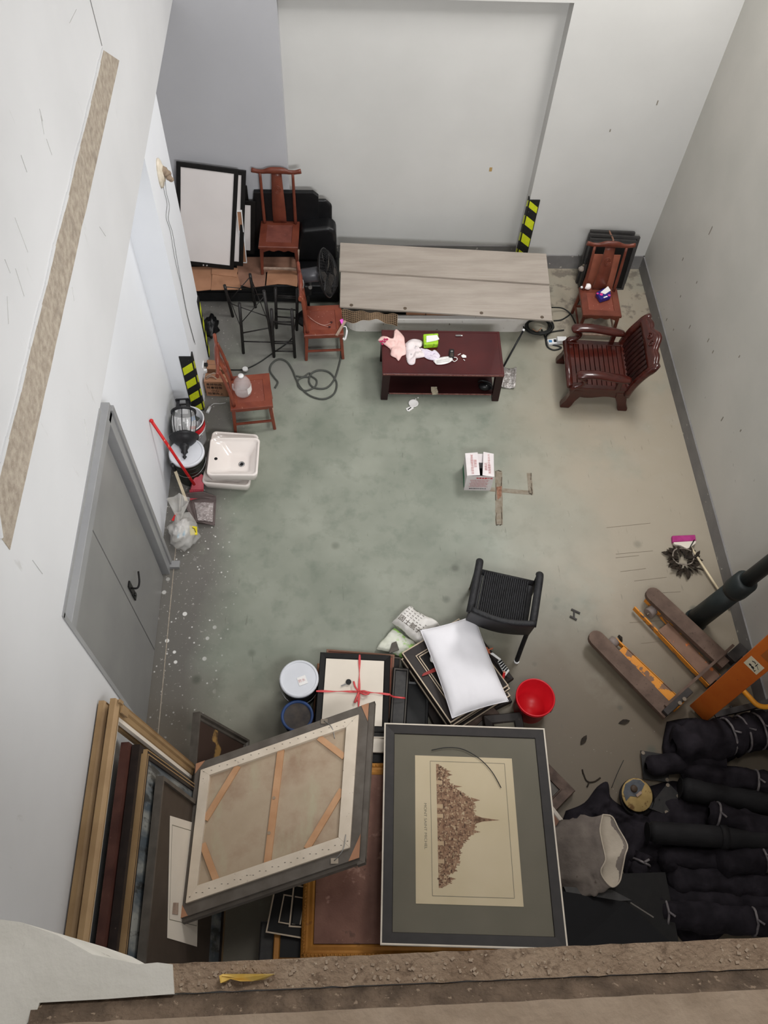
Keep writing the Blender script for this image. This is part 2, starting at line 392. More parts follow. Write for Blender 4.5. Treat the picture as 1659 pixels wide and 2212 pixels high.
# sill of the opening the picture is taken from
ZS = 5.8
plaster_old = mat('old white plaster', (214,210,200), .8, (226,222,213), 5, bump=.25, bscale=40)
layer(plaster_old, 'noise', 16, .67, .70, (120,112,100), .8, (2.5,.6,1)); 
sill_m = mat('dusty concrete sill', (146,124,104), .95, (172,150,128), 14, bump=.7, bscale=120)
layer(sill_m, 'noise', 45, .56, .64, (112,92,76), .7); layer(sill_m, 'noise', 150, .63, .67, (205,188,165), .8)
sill_d = mat('dark sill dust', (88,74,62), .95, (120,102,86), 26, bump=.8, bscale=110); layer(sill_d, 'noise', 90, .62, .66, (160,140,120), .8)
sill_l = mat('pale sill lip', (160,140,120), .85, (182,162,142), 12, bump=.4, bscale=60)
def edge(pa, pb, n, z, amp, seed):
    return [at(*pa, z).lerp(at(*pb, z), k/n)+V(0, amp*noise.noise(V(k*.9, seed, 0)), 0) for k in range(n+1)]
sl = MB(); A = edge((340,2083),(1900,2014),60,ZS,.0025,1); B = edge((340,2147),(1900,2082),60,ZS,.002,2)
sl.grid(60, 1, lambda u, v: (A if v == 0 else B)[round(u*60)], False)
sl.grid(60, 1, lambda u, v: A[round(u*60)]+V(0, 0, -.5*v), False)
so = structure(sl, 'trim_2', sill_m)
C = edge((70,2162),(1900,2082),60,ZS-.004,.0,3); D = edge((60,2214),(1900,2125),60,ZS+.022,.002,4)
sl = MB(); sl.grid(60, 1, lambda u, v: (C if v == 0 else D)[round(u*60)], False); sl.build('sill_step', sill_d, so)
E_ = edge((60,2330),(1900,2215),60,ZS+.024,.0,5)
sl = MB(); sl.grid(60, 1, lambda u, v: (D if v == 0 else E_)[round(u*60)], False); sl.build('sill_lip', sill_l, so)
wp = [(-900,1900),(-300,1952),(0,1986),(45,1992),(125,2020),(165,2042),(200,2062),(250,2072),(300,2083),(340,2079),(372,2083),(376,2147),(230,2158),(85,2166),(78,2190),(40,2230),(-300,2300),(-900,2300)]
top = [at(u, v, ZS+.006) for u, v in wp]
sl = MB(); sl.slab(top, (0, 0, -.5)); structure(sl, 'trim_3', plaster_old)
cb = MB()
for k in range(150):
    u = random.uniform(390, 1650); v = random.uniform(2092, 2140)-(u-370)*.044; r = random.uniform(.0008, .0032)
    cb.M = Matrix.Translation(at(u, v, ZS))@Matrix.Rotation(random.random()*3, 4, 'Z')
    cb.box((0,0,r*.3), (r*2, r*1.3, r))
cbo = cb.build('loose_grit', sill_l, so); cbo['kind'] = 'stuff'
yp = mat('yellow chip', (205,165,70), .6, (226,196,120), 30)
pl = [(474,2108),(482,2104),(530,2104),(595,2104),(570,2116),(545,2120),(520,2120),(498,2115),(488,2122),(477,2124)]
mb = MB(); mb.slab([at(u, v, ZS+.004+.008*(i % 3 == 0)) for i, (u, v) in enumerate(pl)], (0, 0, .004)); single(mb, 'yellow_chip', yp, 'curled yellow chip lying on the dusty concrete sill', 'chip')
# ------------------------------------------------------------------ object materials
chair_m = mat('red brown lacquer', (108,50,36), .38, (130,66,46), 6, bump=.05, bscale=40, coat=.15)
layer(chair_m, 'noise', 40, .69, .72, (196,170,150), .7)
chair_dk = mat('dark brown lacquer', (92,44,32), .4, (112,58,42), 6, bump=.05, bscale=40, coat=.1)
chair_dm = mat('dusty red brown lacquer', (98,54,46), .55, (118,68,58), 9, bump=.06, bscale=60)
layer(chair_dm, 'noise', 50, .67, .70, (190,165,150), .6)
seat_m = mat('scuffed seat lacquer', (112,56,43), .45, (128,68,53), 5, coat=.1)
layer(seat_m, 'noise', 34, .68, .70, (205,175,155), .8); layer(seat_m, 'spots', 30, .08, .05, (215,195,180), .8)
worn_m = mat('worn bare wood', (138,116,102), .8, (168,146,130), 20)
rose_m = mat('dark rosewood', (54,18,13), .25, (70,25,17), 4, coat=.4, stretch=(1,1,6))
rose_d = mat('deep rosewood', (36,13,11), .3, (48,18,14), 4, coat=.3)
table_m = mat('mahogany top', (64,18,20), .3, (78,24,24), 2.5, coat=.25)
table_d = mat('dark mahogany', (34,14,14), .35, (44,18,18), 4)
edge_m = mat('worn table edge', (150,110,100), .5, (120,70,64), 40)
plank_m = mat('greige laminate wood', (152,142,132), .55, (167,157,147), 3.5, stretch=(.5,4,4))
layer(plank_m, 'noise', 5, .57, .72, (140,128,116), .45, (.35,6,6)); layer(plank_m, 'noise', 60, .6, .7, (188,178,166), .35, (.3,3,3))
card_m = mat('brown cardboard', (150,108,82), .85, (166,122,94), 5)
card_d = mat('dusty cardboard', (126,92,76), .9, (142,106,88), 6)
cardw_m = mat('white carton board', (214,206,206), .7, (226,220,220), 6)
blk = mat('black plastic', (20,20,21), .4, (26,26,27), 20)
blkm = mat('black painted metal', (26,24,24), .45, (36,33,32), 30)
blkw = mat('black frame wood', (17,15,15), .5, (23,21,20), 20, spec=.25)
leather = mat('black leather', (12,12,14), .42, (18,18,20), 14, bump=.12, bscale=60)
ceram = mat('white ceramic', (224,214,208), .15, (232,224,218), 2, coat=.4)
enam = mat('worn white enamel', (222,216,210), .4, (230,226,220), 5); layer(enam, 'noise', 22, .66, .69, (120,104,92), .8)
white_pl = mat('white plastic', (222,222,222), .4, (230,230,230), 5)
board_w = mat('white board', (212,206,204), .5, (218,212,210), 2)
cable_m = mat('black cable', (30,31,30), .55); cable_g = mat('grey cable', (66,68,64), .6)
yel_m = mat('yellow reflective band', (196,206,28), .45, (208,216,40), 25); layer(yel_m, 'noise', 40, .66, .69, (150,150,60), .7)
rub_m = mat('black rubber', (24,24,25), .6, (32,32,32), 30); layer(rub_m, 'noise', 55, .69, .71, (190,190,188), .8)
red_pl = mat('red plastic', (196,16,30), .35, (204,22,36), 6)
redv = mat('red broom plastic', (170,48,62), .5, (186,70,84), 12); redh = mat('red painted pole', (196,26,30), .45, (206,34,36), 10); layer(redh, 'noise', 30, .62, .64, (226,196,160), .9)
steel_m = mat('steel', (150,150,150), .35, metal=.9); scr_m = mat('screw metal', (120,110,98), .4, metal=.7)
paper_m = mat('white paper', (228,226,224), .7, (236,234,232), 6); ink = mat('black ink', (30,28,28), .8); redink = mat('red ink', (190,40,44), .8); fadedink = mat('faded red ink', (196,150,150), .8)
cream = mat('cream mat board', (216,206,192), .7, (224,214,200), 3)
def P3(p, q, t): return Vector(p).lerp(Vector(q), t)
# ------------------------------------------------------------------ yoke-back chairs
def make_chair(label, M_, wood, seatm, w=.44, d=.43, hs=.41, hb=1.0, lean=.09):
    """front towards local -Y"""
    t = thing('yoke_back_chair', label, 'chair', mat=M_, group='yoke back side chairs')
    mb = MB(); mb.mould(w, d, [(0,hs-.035),(0,hs-.008),(.006,hs),(.075,hs),(.078,hs-.006),(.078,hs-.035)]); mb.build('seat_frame', wood, t)
    mb = MB(); mb.box((0,0,hs-.013), (w-.15, d-.15, .012)); mb.build('seat_panel', seatm, t)
    for sx in (-1, 1):
        for sy in (-1, 1):
            mb = MB(); mb.bar((sx*(w/2-.03), sy*(d/2-.03), hs-.03), (sx*(w/2-.012), sy*(d/2-.008), 0), .038, .038, (0,1,0), .032, .032)
            mb.build('leg', wood, t, bevel=.008)
    for sy in (-1, 1):
        y = sy*(d/2-.022); n = 14
        poly = [(-w/2+.04, hs-.035)]+[(-w/2+.04+(w-.08)*k/n, hs-.072-.018*math.cos(k/n*6*math.pi)*(.6)-.012*(abs(k-n/2) > n*.34)) for k in range(n+1)]+[(w/2-.04, hs-.035)]
        mb = MB(); mb.slab([(p[0], y-.007, p[1]) for p in poly], (0, .014, 0)); mb.build('apron', wood, t)
        mb = MB(); mb.box((0, sy*(d/2-.012), .085 if sy < 0 else .12), (w-.05, .026, .022)); mb.build('stretcher', worn_m if sy < 0 else wood, t, bevel=.004)
    for sx in (-1, 1):
        mb = MB(); mb.slab([(sx*(w/2-.029), -d/2+.05, hs-.035), (sx*(w/2-.029), d/2-.05, hs-.035), (sx*(w/2-.029), d/2-.05, hs-.07), (sx*(w/2-.029), -d/2+.05, hs-.07)], (sx*.014, 0, 0)); mb.build('apron', wood, t)
        mb = MB(); mb.box((sx*(w/2-.018), 0, .14), (.022, d-.05, .022)); mb.build('stretcher', worn_m if sx > 0 else wood, t, bevel=.004)
    yb = d/2-.04
    def yy(z): u = (z-hs)/(hb-hs); return yb+lean*u*u+.01*math.sin(u*math.pi)
    for sx in (-1, 1):
        mb = MB(); mb.tube([(sx*(w/2-.045), yy(z), z) for z in [hs-.01+(hb-.022-hs)*k/10 for k in range(11)]], [.019-.004*k/10 for k in range(11)], 10); mb.build('back_post', wood, t)
    mb = MB(); n = 12
    def spl(u, v):
        z = hs-.005+(hb-.03-hs)*v; wv = .062+.012*math.cos((v-.1)*2.6)
        return V((u-.5)*2*wv, yy(z)-.035*math.sin(v*math.pi)*.6+.012, z)
    mb.grid(2, n, spl); sp = mb.build('splat', wood, t, solid=.014)
    mb = MB()
    for r_ in (.036, .024, .012):
        pts = []
        for k in range(17):
            a = 2*math.pi*k/16; z = hs+.66*(hb-hs)+math.sin(a)*r_*1.25; v = (z-hs+.005)/(hb-.03-hs)
            pts.append(V(math.cos(a)*r_, spl(.5, v).y-.009, z))
        mb.tube(pts, .004, 6)
    mb.build('carved_medallion', wood, sp)
    # yoke shaped crest rail: raised in the middle, dipping to the posts, ends flaring out
    pts = []; rs = []; n = 24
    for k in range(n+1):
        x = (k/n-.5)*2; X = x*(w/2+.045)
        z = hb-.022+.022*math.exp(-(x/.42)**4)+.012*max(0, abs(x)-.75)/.25
        pts.append(V(X, yy(hb)-.004+.012*x*x, z)); rs.append(.017+.010*math.exp(-(x/.40)**4)+.002*(abs(x) > .9))
    mb = MB(); mb.tube(pts, rs, 12, 1.45)
    # the tube's section is stretched upright in the middle
    mb.build('crest_rail', wood, t)
    return t
def chair_pose(c, front):
    c, f = Vector((c[0], c[1], 0)), Vector((front[0], front[1], 0)).normalized()
    ay = -f; ax = Vector((ay.y, -ay.x, 0)); m = Matrix((ax, ay, (0,0,1))).transposed().to_4x4()
    return m
def seat_centre(px, z):
    p = [at(u, v, z) for u, v in px]; c = sum(p, Vector())/4; return p, c
HS = .41
# chair by the left column, facing right
p, c = seat_centre([(500,812),(580,803),(590,878),(490,886)], HS); m = chair_pose(c, ((p[1]-p[0])+(p[2]-p[3]))); m.translation = V(c.x, c.y, 0)
chC = make_chair('red-brown yoke back chair carrying an empty clear water bottle beside the left column', m, chair_m, seat_m)
p, c = seat_centre([(658,657),(735,655),(743,724),(653,729)], HS); m = chair_pose(c, ((p[1]-p[0])+(p[2]-p[3]))); m.translation = V(c.x, c.y, 0)
chB = make_chair('red-brown yoke back chair with thin earphone wire on its seat beside the fan', m, chair_m, seat_m, lean=.05)
p, c = seat_centre([(1250,620),(1335,629),(1345,680),(1257,675)], HS); m = chair_pose(c, ((p[3]-p[0])+(p[2]-p[1]))); m.translation = V(c.x, c.y, 0)
chD = make_chair('red-brown yoke back chair with a light bulb and tissue pack in the far right corner', m, chair_dk, seat_m)
ZSOFA = .30
p, c = seat_centre([(563,477),(648,475),(648,527),(555,525)], ZSOFA+HS); m = chair_pose(c, ((p[3]-p[0])+(p[2]-p[1]))); m.translation = V(c.x, c.y-.045, ZSOFA+.012)
chA = make_chair('dusty brown yoke back chair standing up on the black sofa on cardboard', m, chair_dk, chair_dm, hb=1.08, lean=.03)
# ------------------------------------------------------------------ black sofa and what is on it
sf = thing('sofa', 'low black leather sofa along the far left wall', 'sofa', (-.9, 7.45, 0))
yf = at(500, 655, 0).y; xr = at(733, 660, 0).x
mb = MB(); mb.box((( -1.72+xr)/2, (yf+7.80)/2, .15), (xr+1.72, 7.80-yf, .26)); mb.build('seat_base', leather, sf, True, .02)
mb = MB(); mb.box(((-1.72+xr)/2, (yf+7.80)/2, .02), (xr+1.66, 7.74-yf, .04)); mb.build('plinth', blkm, sf, True)
mb = MB(); mb.bar((-1.70, yf-.004, .17), (xr-.02, yf-.004, .17), .01, .012); mb.build('seam_piping', leather, sf, True)
def cushion(px, y, th, name):
    P = [aty(u, v, y) for u, v in px]; P = [V(q.x, y, max(q.z, .28)) for q in P]
    mb = MB(); mb.slab(P, (0, th, 0)); return mb.build(name, leather, sf, True, .05)
cushion([(548,600),(548,416),(676,417),(688,426),(690,640),(690,662)], 7.775, .055, 'back_cushion')
cushion([(640,660),(640,433),(704,433),(717,445),(719,655)], 7.78, .05, 'back_cushion')
cushion([(640,662),(650,498),(712,492),(726,502),(729,662)], 7.60, .22, 'armrest')
mb = MB(); mb.bar(aty(632,424,7.772), aty(640,600,7.772), .012, .012); mb.build('seam_piping', leather, sf, True)
# flattened cardboard on the seat
def sheet(px, z, label, mat_=card_m, th=.006, curl=0, group='cardboard sheets on the sofa'):
    P = [at(u, v, z) for u, v in px]; mb = MB(); mb.slab(P, (0, 0, th))
    return single(mb, 'cardboard_sheet', mat_, label, 'cardboard', group)
c1 = sheet([(410,577),(458,577),(456,626),(428,629),(415,628)], ZSOFA+.001, 'leftmost cardboard sheet on the sofa, with small printing')
sheet([(459,585),(512,590),(522,626),(456,627)], ZSOFA+.008, 'cardboard sheet on the sofa just right of the printed one')
sheet([(458,576),(514,580),(511,599),(457,593)], ZSOFA+.015, 'small cardboard flap below the large white framed board')
sheet([(515,582),(575,588),(572,618),(540,622),(511,614)], ZSOFA+.001, 'cardboard sheet in the middle of the sofa by the left chair leg', card_d)
sheet([(578,586),(600,583),(644,588),(642,620),(620,615),(600,614),(575,617)], ZSOFA+.010, 'curved cardboard sheet at the right end of the sofa under the chair')
sheet([(512,556),(645,556),(648,588),(512,588)], ZSOFA+.0015, 'dusty cardboard sheet under the back legs of the raised chair', card_d)
# ------------------------------------------------------------------ framed boards leaning at the far left
def lean_frame(name, label, cat, tl, tr, bl, yt, yb, zb, mw, th, fm, pm, group=None, extra=None, prof=None):
    """corner pixels; the top rests at depth yt, the bottom stands at height zb"""
    BL = at(*bl, zb); TL = aty(*tl, yt); TR = aty(*tr, yt)
    M_ = pose(BL, BL+(TR-TL), TL); W_ = (TR-TL).length; H_ = (TL-BL).length
    M_ = M_ @ Matrix.Translation((W_/2, H_/2, 0))
    t = thing(name, label, cat, mat=M_, group=group)
    mb = MB(); mb.mould(W_, H_, prof or [(0,-th/2),(0,th/2),(mw,th/2),(mw,-th/2)]); mb.build('frame', fm, t, bevel=.002)
    if pm is not None:
        mb = MB(); mb.box((0,0,0), (W_-2*mw+.01, H_-2*mw+.01, th*.4)); mb.build('panel', pm, t)
    return t, W_, H_
grp = 'black framed boards on the sofa'
def lean_right(name, label, cat, tr, br, W_, yt, zb, mw, th, fm, pm, group=None, dz=0):
    """the same, measured from its right-hand side"""
    TR = aty(*tr, yt); BR = at(*br, zb); X = V(1, 0, dz).normalized()
    M_ = pose(BR-X*W_, BR, TR-X*W_); H_ = (TR-BR).length; M_ = M_ @ Matrix.Translation((W_/2, H_/2, 0))
    t = thing(name, label, cat, mat=M_, group=group)
    mb = MB(); mb.mould(W_, H_, [(0,-th/2),(0,th/2),(mw,th/2),(mw,-th/2)]); mb.build('frame', fm, t, bevel=.002)
    mb = MB(); mb.box((0,0,0), (W_-2*mw+.01, H_-2*mw+.01, th*.4)); mb.build('panel', pm, t)
    return t
lean_right('framed_board', 'tall black framed white board half hidden behind the largest board', 'framed board', (531,369), (525,574), .60, 7.805, ZSOFA+.004, .048, .03, blkw, board_w, grp, -.12)
tl_, tr_ = aty(376,348,7.755), aty(511,366,7.755); W_ = (tr_-tl_).length
f1 = lean_right('framed_board', 'largest black framed white board at the far left end', 'framed board', (511,366), (505,582), W_, 7.755, ZSOFA+.012, .046, .03, blkw, board_w, grp, (tr_.z-tl_.z)/(tr_.x-tl_.x))
H_ = (tr_-at(505,582,ZSOFA+.012)).length
for s_ in (-.02, .02):
    mb = MB(); mb.sphere((s_, -H_/2+.02, .02), .012); mb.build('hanger_screw', steel_m, f1)
lean_right('framed_board', 'small black frame standing highest beside the raised chair', 'framed board', (554,403), (549,536), .30, 7.81, ZSOFA+.006, .042, .02, blkw, board_w, grp)
lean_right('framed_board', 'black framed white board with slanted side just left of the raised chair', 'framed board', (559,436), (550,549), .32, 7.75, ZSOFA+.006, .05, .02, blkw, board_w, grp, -.1)
lean_right('bare_canvas', 'narrow white edged frame turned to show bare wood back, by the chair', 'frame', (541,456), (534,567), .062, 7.66, ZSOFA+.010, .010, .03, white_pl, card_m)
# ------------------------------------------------------------------ pedestal fan
cF = V(-.13, 6.80, .86); ax = V(1, -.12, .28).normalized()
fan = thing('pedestal_fan', 'black pedestal fan with round wire guard beside the red-brown chair', 'fan', (-.45, 6.88, 0))
q = ax.to_track_quat('Z', 'Y').to_matrix().to_4x4(); FM = Matrix.Translation(cF)@q
mb = MB(); mb.M = FM; mb.lathe([(.0,-.30),(.055,-.295),(.075,-.27),(.08,-.10),(.055,-.085),(0,-.08)], 24); mb.build('motor_housing', mat('grey fan plastic', (64,64,68), .35, (74,74,78), 10), fan, True)
R_ = .255; gm = MB(); gm.M = FM
for sg, zz in ((1, .085), (-1, -.055)):
    for k in range(44):
        a = 2*math.pi*k/44
        gm.tube([V(math.cos(a)*r_, math.sin(a)*r_, zz*(1-(r_/R_)**3)+.012*sg*(r_ < R_)) for r_ in (.05,.12,.19,.235,R_)], .0017, 4, 1, False)
for r_, zz in ((R_,0),(.19,.055),(.12,.078)):
    gm.tube([V(math.cos(a)*r_, math.sin(a)*r_, zz) for a in [2*math.pi*k/40 for k in range(41)]], .006 if r_ == R_ else .002, 6, 1, False)
gm.disc((0,0,.09), .05, 20, (0,0,1), .008)
go = gm.build('guard', blk, fan, True); go['kind'] = 'stuff'
for k in range(5):
    a = 2*math.pi*k/5; mb = MB(); mb.M = FM@Matrix.Rotation(a, 4, 'Z')
    mb.grid(5, 4, lambda u, v: V(.04+.175*u, (v-.5)*(.05+.11*u), .02*(v-.5)*(1+u))); mb.build('blade', blk, fan, True, solid=.003)
nb = cF-ax*.22; pb = at(668,688); pb = V(pb.x, pb.y, 0)
mb = MB(); mb.bar(nb+V(0,0,-.04), V(pb.x,pb.y,.62), .05, .07); mb.build('neck', blk, fan, True, .01)
mb = MB(); mb.disc(nb+V(.03,-.04,-.13), .02, 14, (0,-1,.3), .03); mb.build('tilt_knob', steel_m, fan, True)
mb = MB(); mb.tube([pb+V(0,0,.02), pb+V(0,0,.64)], .016, 12); mb.build('pole', blk, fan, True)
mb = MB(); mb.lathe([(.0,.04),(.05,.04),(.14,.02),(.15,.0),(0,0)], 28, pb); mb.build('base', blk, fan, True)
mb = MB(); mb.box(pb+V(0,-.02,.50), (.10,.12,.16)); mb.build('control_box', blk, fan, True, .03)
# ------------------------------------------------------------------ black folding stands
def rods(t, name, segs, r=.008, m=blkm):
    out = []
    for a, b in segs:
        mb = MB(); mb.tube([a, b], r, 8); out.append(mb.build(name, m, t, True))
    return out
def up(px, base):  # point above a floor pixel whose image is px
    b = at(*base); best = min((abs((lambda d: (d.y*(0)+ (EYE+d*(b.y/d.y)).z))(ray(*px))-z), z) for z in [0]); d = ray(*px); return EYE+d*(b.y/d.y)
A1, A2 = at(526,763), at(592,768); B1, B2 = at(503,684), at(552,664)
def vert(b, h, lean=V(0,0,0)): return b+V(0,0,h)+lean
h_ = .70
T1, T2 = aty(517,655,A1.y-.0), aty(570,628,A2.y); U1, U2 = aty(485,616,B1.y), aty(540,592,B2.y)
st = thing('folding_stand', 'black metal folding stand with crossed wires at left of the ladder-like one', 'stand', ((A1.x+A2.x+B1.x+B2.x)/4, (A1.y+B1.y)/2, 0))
rods(st, 'leg', [(A1,T1),(A2,T2),(B1,U1),(B2,U2)], .017)
lr = lambda a, b, t: P3(a, b, t)
rods(st, 'cross_wire', [(lr(A1,T1,.93),lr(A2,T2,.62)),(lr(A1,T1,.62),lr(A2,T2,.93)),(lr(B1,U1,.95),lr(B2,U2,.55)),(lr(B1,U1,.5),lr(B2,U2,.93)),(lr(A1,T1,.93),lr(B1,U1,.45)),(lr(A1,T1,.5),lr(B1,U1,.92)),(lr(A2,T2,.95),lr(B2,U2,.4)),(lr(A2,T2,.5),lr(B2,U2,.92))], .005)
rods(st, 'rung', [(lr(A1,T1,.25),lr(A2,T2,.22)),(lr(A1,T1,.42),lr(A2,T2,.45))], .007)
A1, A2 = at(592,771), at(637,772); B1, B2 = at(597,716)+V(0,.05,0), at(641,720)+V(0,.05,0)
T1, T2 = aty(586,668,A1.y), aty(630,668,A2.y); U1, U2 = aty(595,622,B1.y), aty(642,624,B2.y)
st = thing('folding_stand', 'black metal folding stand like a short ladder, left of the middle chair', 'stand', ((A1.x+A2.x)/2, (A1.y+B1.y)/2, 0))
rods(st, 'leg', [(A1,T1),(A2,T2),(B1,U1),(B2,U2)], .017)
rods(st, 'rung', [(lr(A1,T1,f),lr(A2,T2,f)) for f in (.13,.30,.34,.75)]+[(lr(B1,U1,f),lr(B2,U2,f)) for f in (.12,.3,.5,.78,.82)], .008)
rods(st, 'hinge', [(lr(A1,T1,.5),lr(B1,U1,.4)),(lr(A2,T2,.5),lr(B2,U2,.4))], .007)
# ------------------------------------------------------------------ planks over the white tub
tub = thing('tub', 'long white tub stuffed with cardboard below the grey planks', 'tub', (1.1, 6.9, 0))
tx0, tx1 = at(742,702).x, at(1135,712).x+.06; tz = .22; ty0, ty1 = at(940,690,tz).y, 7.25
def rr(x0, x1, y0, y1, r, n=6):
    out = []
    for cx_, cy_, a0 in ((x1-r,y0+r,-90),(x1-r,y1-r,0),(x0+r,y1-r,90),(x0+r,y0+r,180)):
        for k in range(n+1):
            a = math.radians(a0+90*k/n); out.append((cx_+math.cos(a)*r, cy_+math.sin(a)*r))
    return out
def shell(loops, cap_last=True, cap_first=False):
    n = len(loops[0]); vs = [p for l in loops for p in l]; fs = []
    for i in range(len(loops)-1):
        for k in range(n): fs.append((i*n+k, i*n+(k+1) % n, (i+1)*n+(k+1) % n, (i+1)*n+k))
    if cap_last: fs.append(tuple((len(loops)-1)*n+k for k in range(n)))
    if cap_first: fs.append(tuple(range(n))[::-1])
    return vs, fs
def loop3(l, z): return [(x, y, z) for x, y in l]
mb = MB(); o1 = rr(tx0+.02,tx1-.02,ty0+.02,ty1-.02,.16); o2 = rr(tx0+.02,tx1-.02,ty0+.02,ty1-.02,.16); rim = rr(tx0,tx1,ty0,ty1,.17); inn = rr(tx0+.06,tx1-.06,ty0+.06,ty1-.06,.13); bot = rr(tx0+.16,tx1-.16,ty0+.14,ty1-.14,.12)
vs, fs = shell([loop3(o1,0),loop3(o2,tz-.07),loop3(rim,tz-.06),loop3(rim,tz-.01),loop3(rr(tx0+.01,tx1-.01,ty0+.01,ty1-.01,.16),tz),loop3(inn,tz),loop3(bot,.06)], True, True)
mb.add(vs, fs); mb.build('shell', enam, tub, True)
for i, (a, b, dz) in enumerate([((878,676),(920,680),.0),((921,678),(1000,684),.012),((996,680),(1044,690),.004),((1042,682),(1128,692),.0)]):
    P0, P1 = at(a[0], a[1], tz+.02), at(b[0], b[1], tz+.02)
    mb = MB(); mb.slab([V(P0.x, ty0+.075, tz-.03+dz), V(P1.x, ty0+.075, tz-.03+dz), V(P1.x, ty0+.42, tz+.05+dz), V(P0.x, ty0+.42, tz+.05+dz)], (0, 0, .006))
    single(mb, 'cardboard_piece', card_m, ['cardboard piece in the tub, leftmost under the planks','second cardboard piece from the left in the tub','short darker cardboard piece third from left in the tub','cardboard piece at the right end of the tub'][i], 'cardboard', 'cardboard pieces in the tub')
zp = .50
def plank(px, z0, z1, label, z=zp):
    P = [at(u, v, zz) for (u, v), zz in zip(px, z0)]; mb = MB(); mb.slab(P, (0, 0, -.022))
    return mb, P
mb, P = plank([(735,524),(1180,548),(1187,613),(733,584)], [.53,.53,.50,.50], 0, 'a')
single(mb, 'plank', plank_m, 'wide grey wood plank at the back, against the wall', 'plank', 'grey planks on the tub', bevel=.002)
mb, P = plank([(736,587),(1186,611),(1193,692),(734,662)], [.475,.475,.44,.44], 0, 'b')
pk = single(mb, 'plank', plank_m, 'wide grey wood plank in front, with four screw holes', 'plank', 'grey planks on the tub', bevel=.002)
for u, v in ((759,659),(875,666),(1040,676),(1171,685)):
    mb = MB(); c = at(u, v, .443); mb.disc(c, .02, 14, (0,0,1), .004); mb.build('screw_cap', mat('dark screw cap', (84,72,60), .6), pk, True) if 'dark screw cap' not in MATS else mb.build('screw_cap', MATS['dark screw cap'], pk, True)
mb = MB()  # support trestle hidden below the planks
mb.box((1.1, 7.33, .25), (2.1, .05, .46)); single(mb, 'support_board', plank_m, 'upright board under the back plank by the wall', 'board')
mb = MB(); mb.box((1.1, ty1+.08, .245), (2.2, .03, .45)); 
# coarse dark net hanging out at the left end of the tub
net_m = mat('woven dark net', (54,42,34), .9, (70,56,44), 30); netl = mat('net cord', (150,126,100), .9)
def netf(u, v):
    x = P3(at(738,668,.38), at(858,678,.36), u); return x+V(0, -.03-.05*v, .02-(.09+.04*math.sin(u*7.0+.6))*v)+V(0, .012*math.sin(u*22), 0)
mb = MB(); mb.grid(30, 6, netf); nt_ = single(mb, 'woven_net', net_m, 'dark coarse woven net hanging from the left end of tub', 'net')
mb = MB()
for i in range(31): mb.tube([netf(i/30, j/6)+V(0,-.004,.002) for j in range(7)], .003, 4, 1, False)
for j in range(7): mb.tube([netf(i/30, j/6)+V(0,-.004,.002) for i in range(31)], .003, 4, 1, False)
c_ = mb.build('net_cords', netl, nt_, True); c_['kind'] = 'stuff'
# ------------------------------------------------------------------ coffee table
TZ = .44
q0, q1, q2, q3 = at(824,711,TZ), at(1081,717,TZ), at(1088,809,TZ), at(826,808,TZ)
ctr = (q0+q1+q2+q3)/4; tm = pose(V(ctr.x,ctr.y,0), V(ctr.x,ctr.y,0)+((q1-q0)+(q2-q3)), V(ctr.x,ctr.y,0)+((q0-q3)+(q1-q2)))
TW = ((q1-q0).length+(q2-q3).length)/2; TD = ((q0-q3).length+(q1-q2).length)/2
tb = thing('coffee_table', 'dark mahogany coffee table with a lower shelf in the middle of the room', 'table', mat=tm)
mb = MB(); mb.box((0,0,TZ-.02), (TW,TD,.04)); mb.build('tabletop', table_m, tb, bevel=.006)
mb = MB(); mb.mould(TW-.02, TD-.02, [(0,TZ-.001),(0,TZ+.003),(.018,TZ+.003),(.018,TZ-.001)]); mb.build('raised_border', table_m, tb)
mb = MB(); mb.box((0,-TD/2-.002,TZ-.012), (TW-.02,.006,.006)); mb.build('worn_edge', edge_m, tb)
for sx in (-1, 1):
    for sy in (-1, 1):
        mb = MB(); mb.bar((sx*(TW/2-.045), sy*(TD/2-.05), TZ-.03), (sx*(TW/2-.035), sy*(TD/2-.035), 0), .085, .085, (0,1,0), .075, .075); mb.build('leg', table_d, tb, bevel=.006)
    mb = MB(); mb.box((sx*(TW/2-.05), 0, TZ-.09), (.03, TD-.16, .10)); mb.build('side_rail', table_d, tb)
mb = MB(); mb.box((0,0,.075), (TW-.12,TD-.06,.025)); mb.build('shelf', table_d, tb, bevel=.003)
mb = MB(); mb.box((0,-TD/2+.027,.082), (TW-.18,.008,.010)); mb.build('shelf_edge', edge_m, tb)
mb = MB(); mb.box((0,TD/2-.05,TZ-.07), (TW-.12,.02,.06)); mb.build('back_rail', table_d, tb)
# things on the table
def cloth(name, px, z, mat_, label, cat, amp=.02, seed=1, th=.006, n=10, group=None):
    """crumpled cloth filling the outline px, lying on height z"""
    P = [at(u, v, z) for u, v in px]; c = sum(P, Vector())/len(P); m_ = len(P)
    ring = smooth_path(P+[P[0]], 4)[:-1]; vs = []; fs = []; N_ = len(ring)
    for j in range(n+1):
        t_ = j/n
        for i, p in enumerate(ring):
            q_ = c.lerp(p, 1-t_)
            hgt = amp*(.35+abs(noise.noise(V(q_.x*9+seed, q_.y*9, seed)))*2.2+.55*noise.noise(V(q_.x*26, q_.y*26+seed, 3))+.8*(.5-abs(noise.noise(V(q_.x*17+seed*2, q_.y*17, 7))))**2)*min(1, t_*3.2)
            vs.append(V(q_.x, q_.y, z+.004+max(0, hgt)))
    for j in range(n):
        for i in range(N_): fs.append((j*N_+i, j*N_+(i+1) % N_, (j+1)*N_+(i+1) % N_, (j+1)*N_+i))
    mb = MB(); mb.add(vs, fs, True)
    return single(mb, name, mat_, label, cat, group, solid=th)
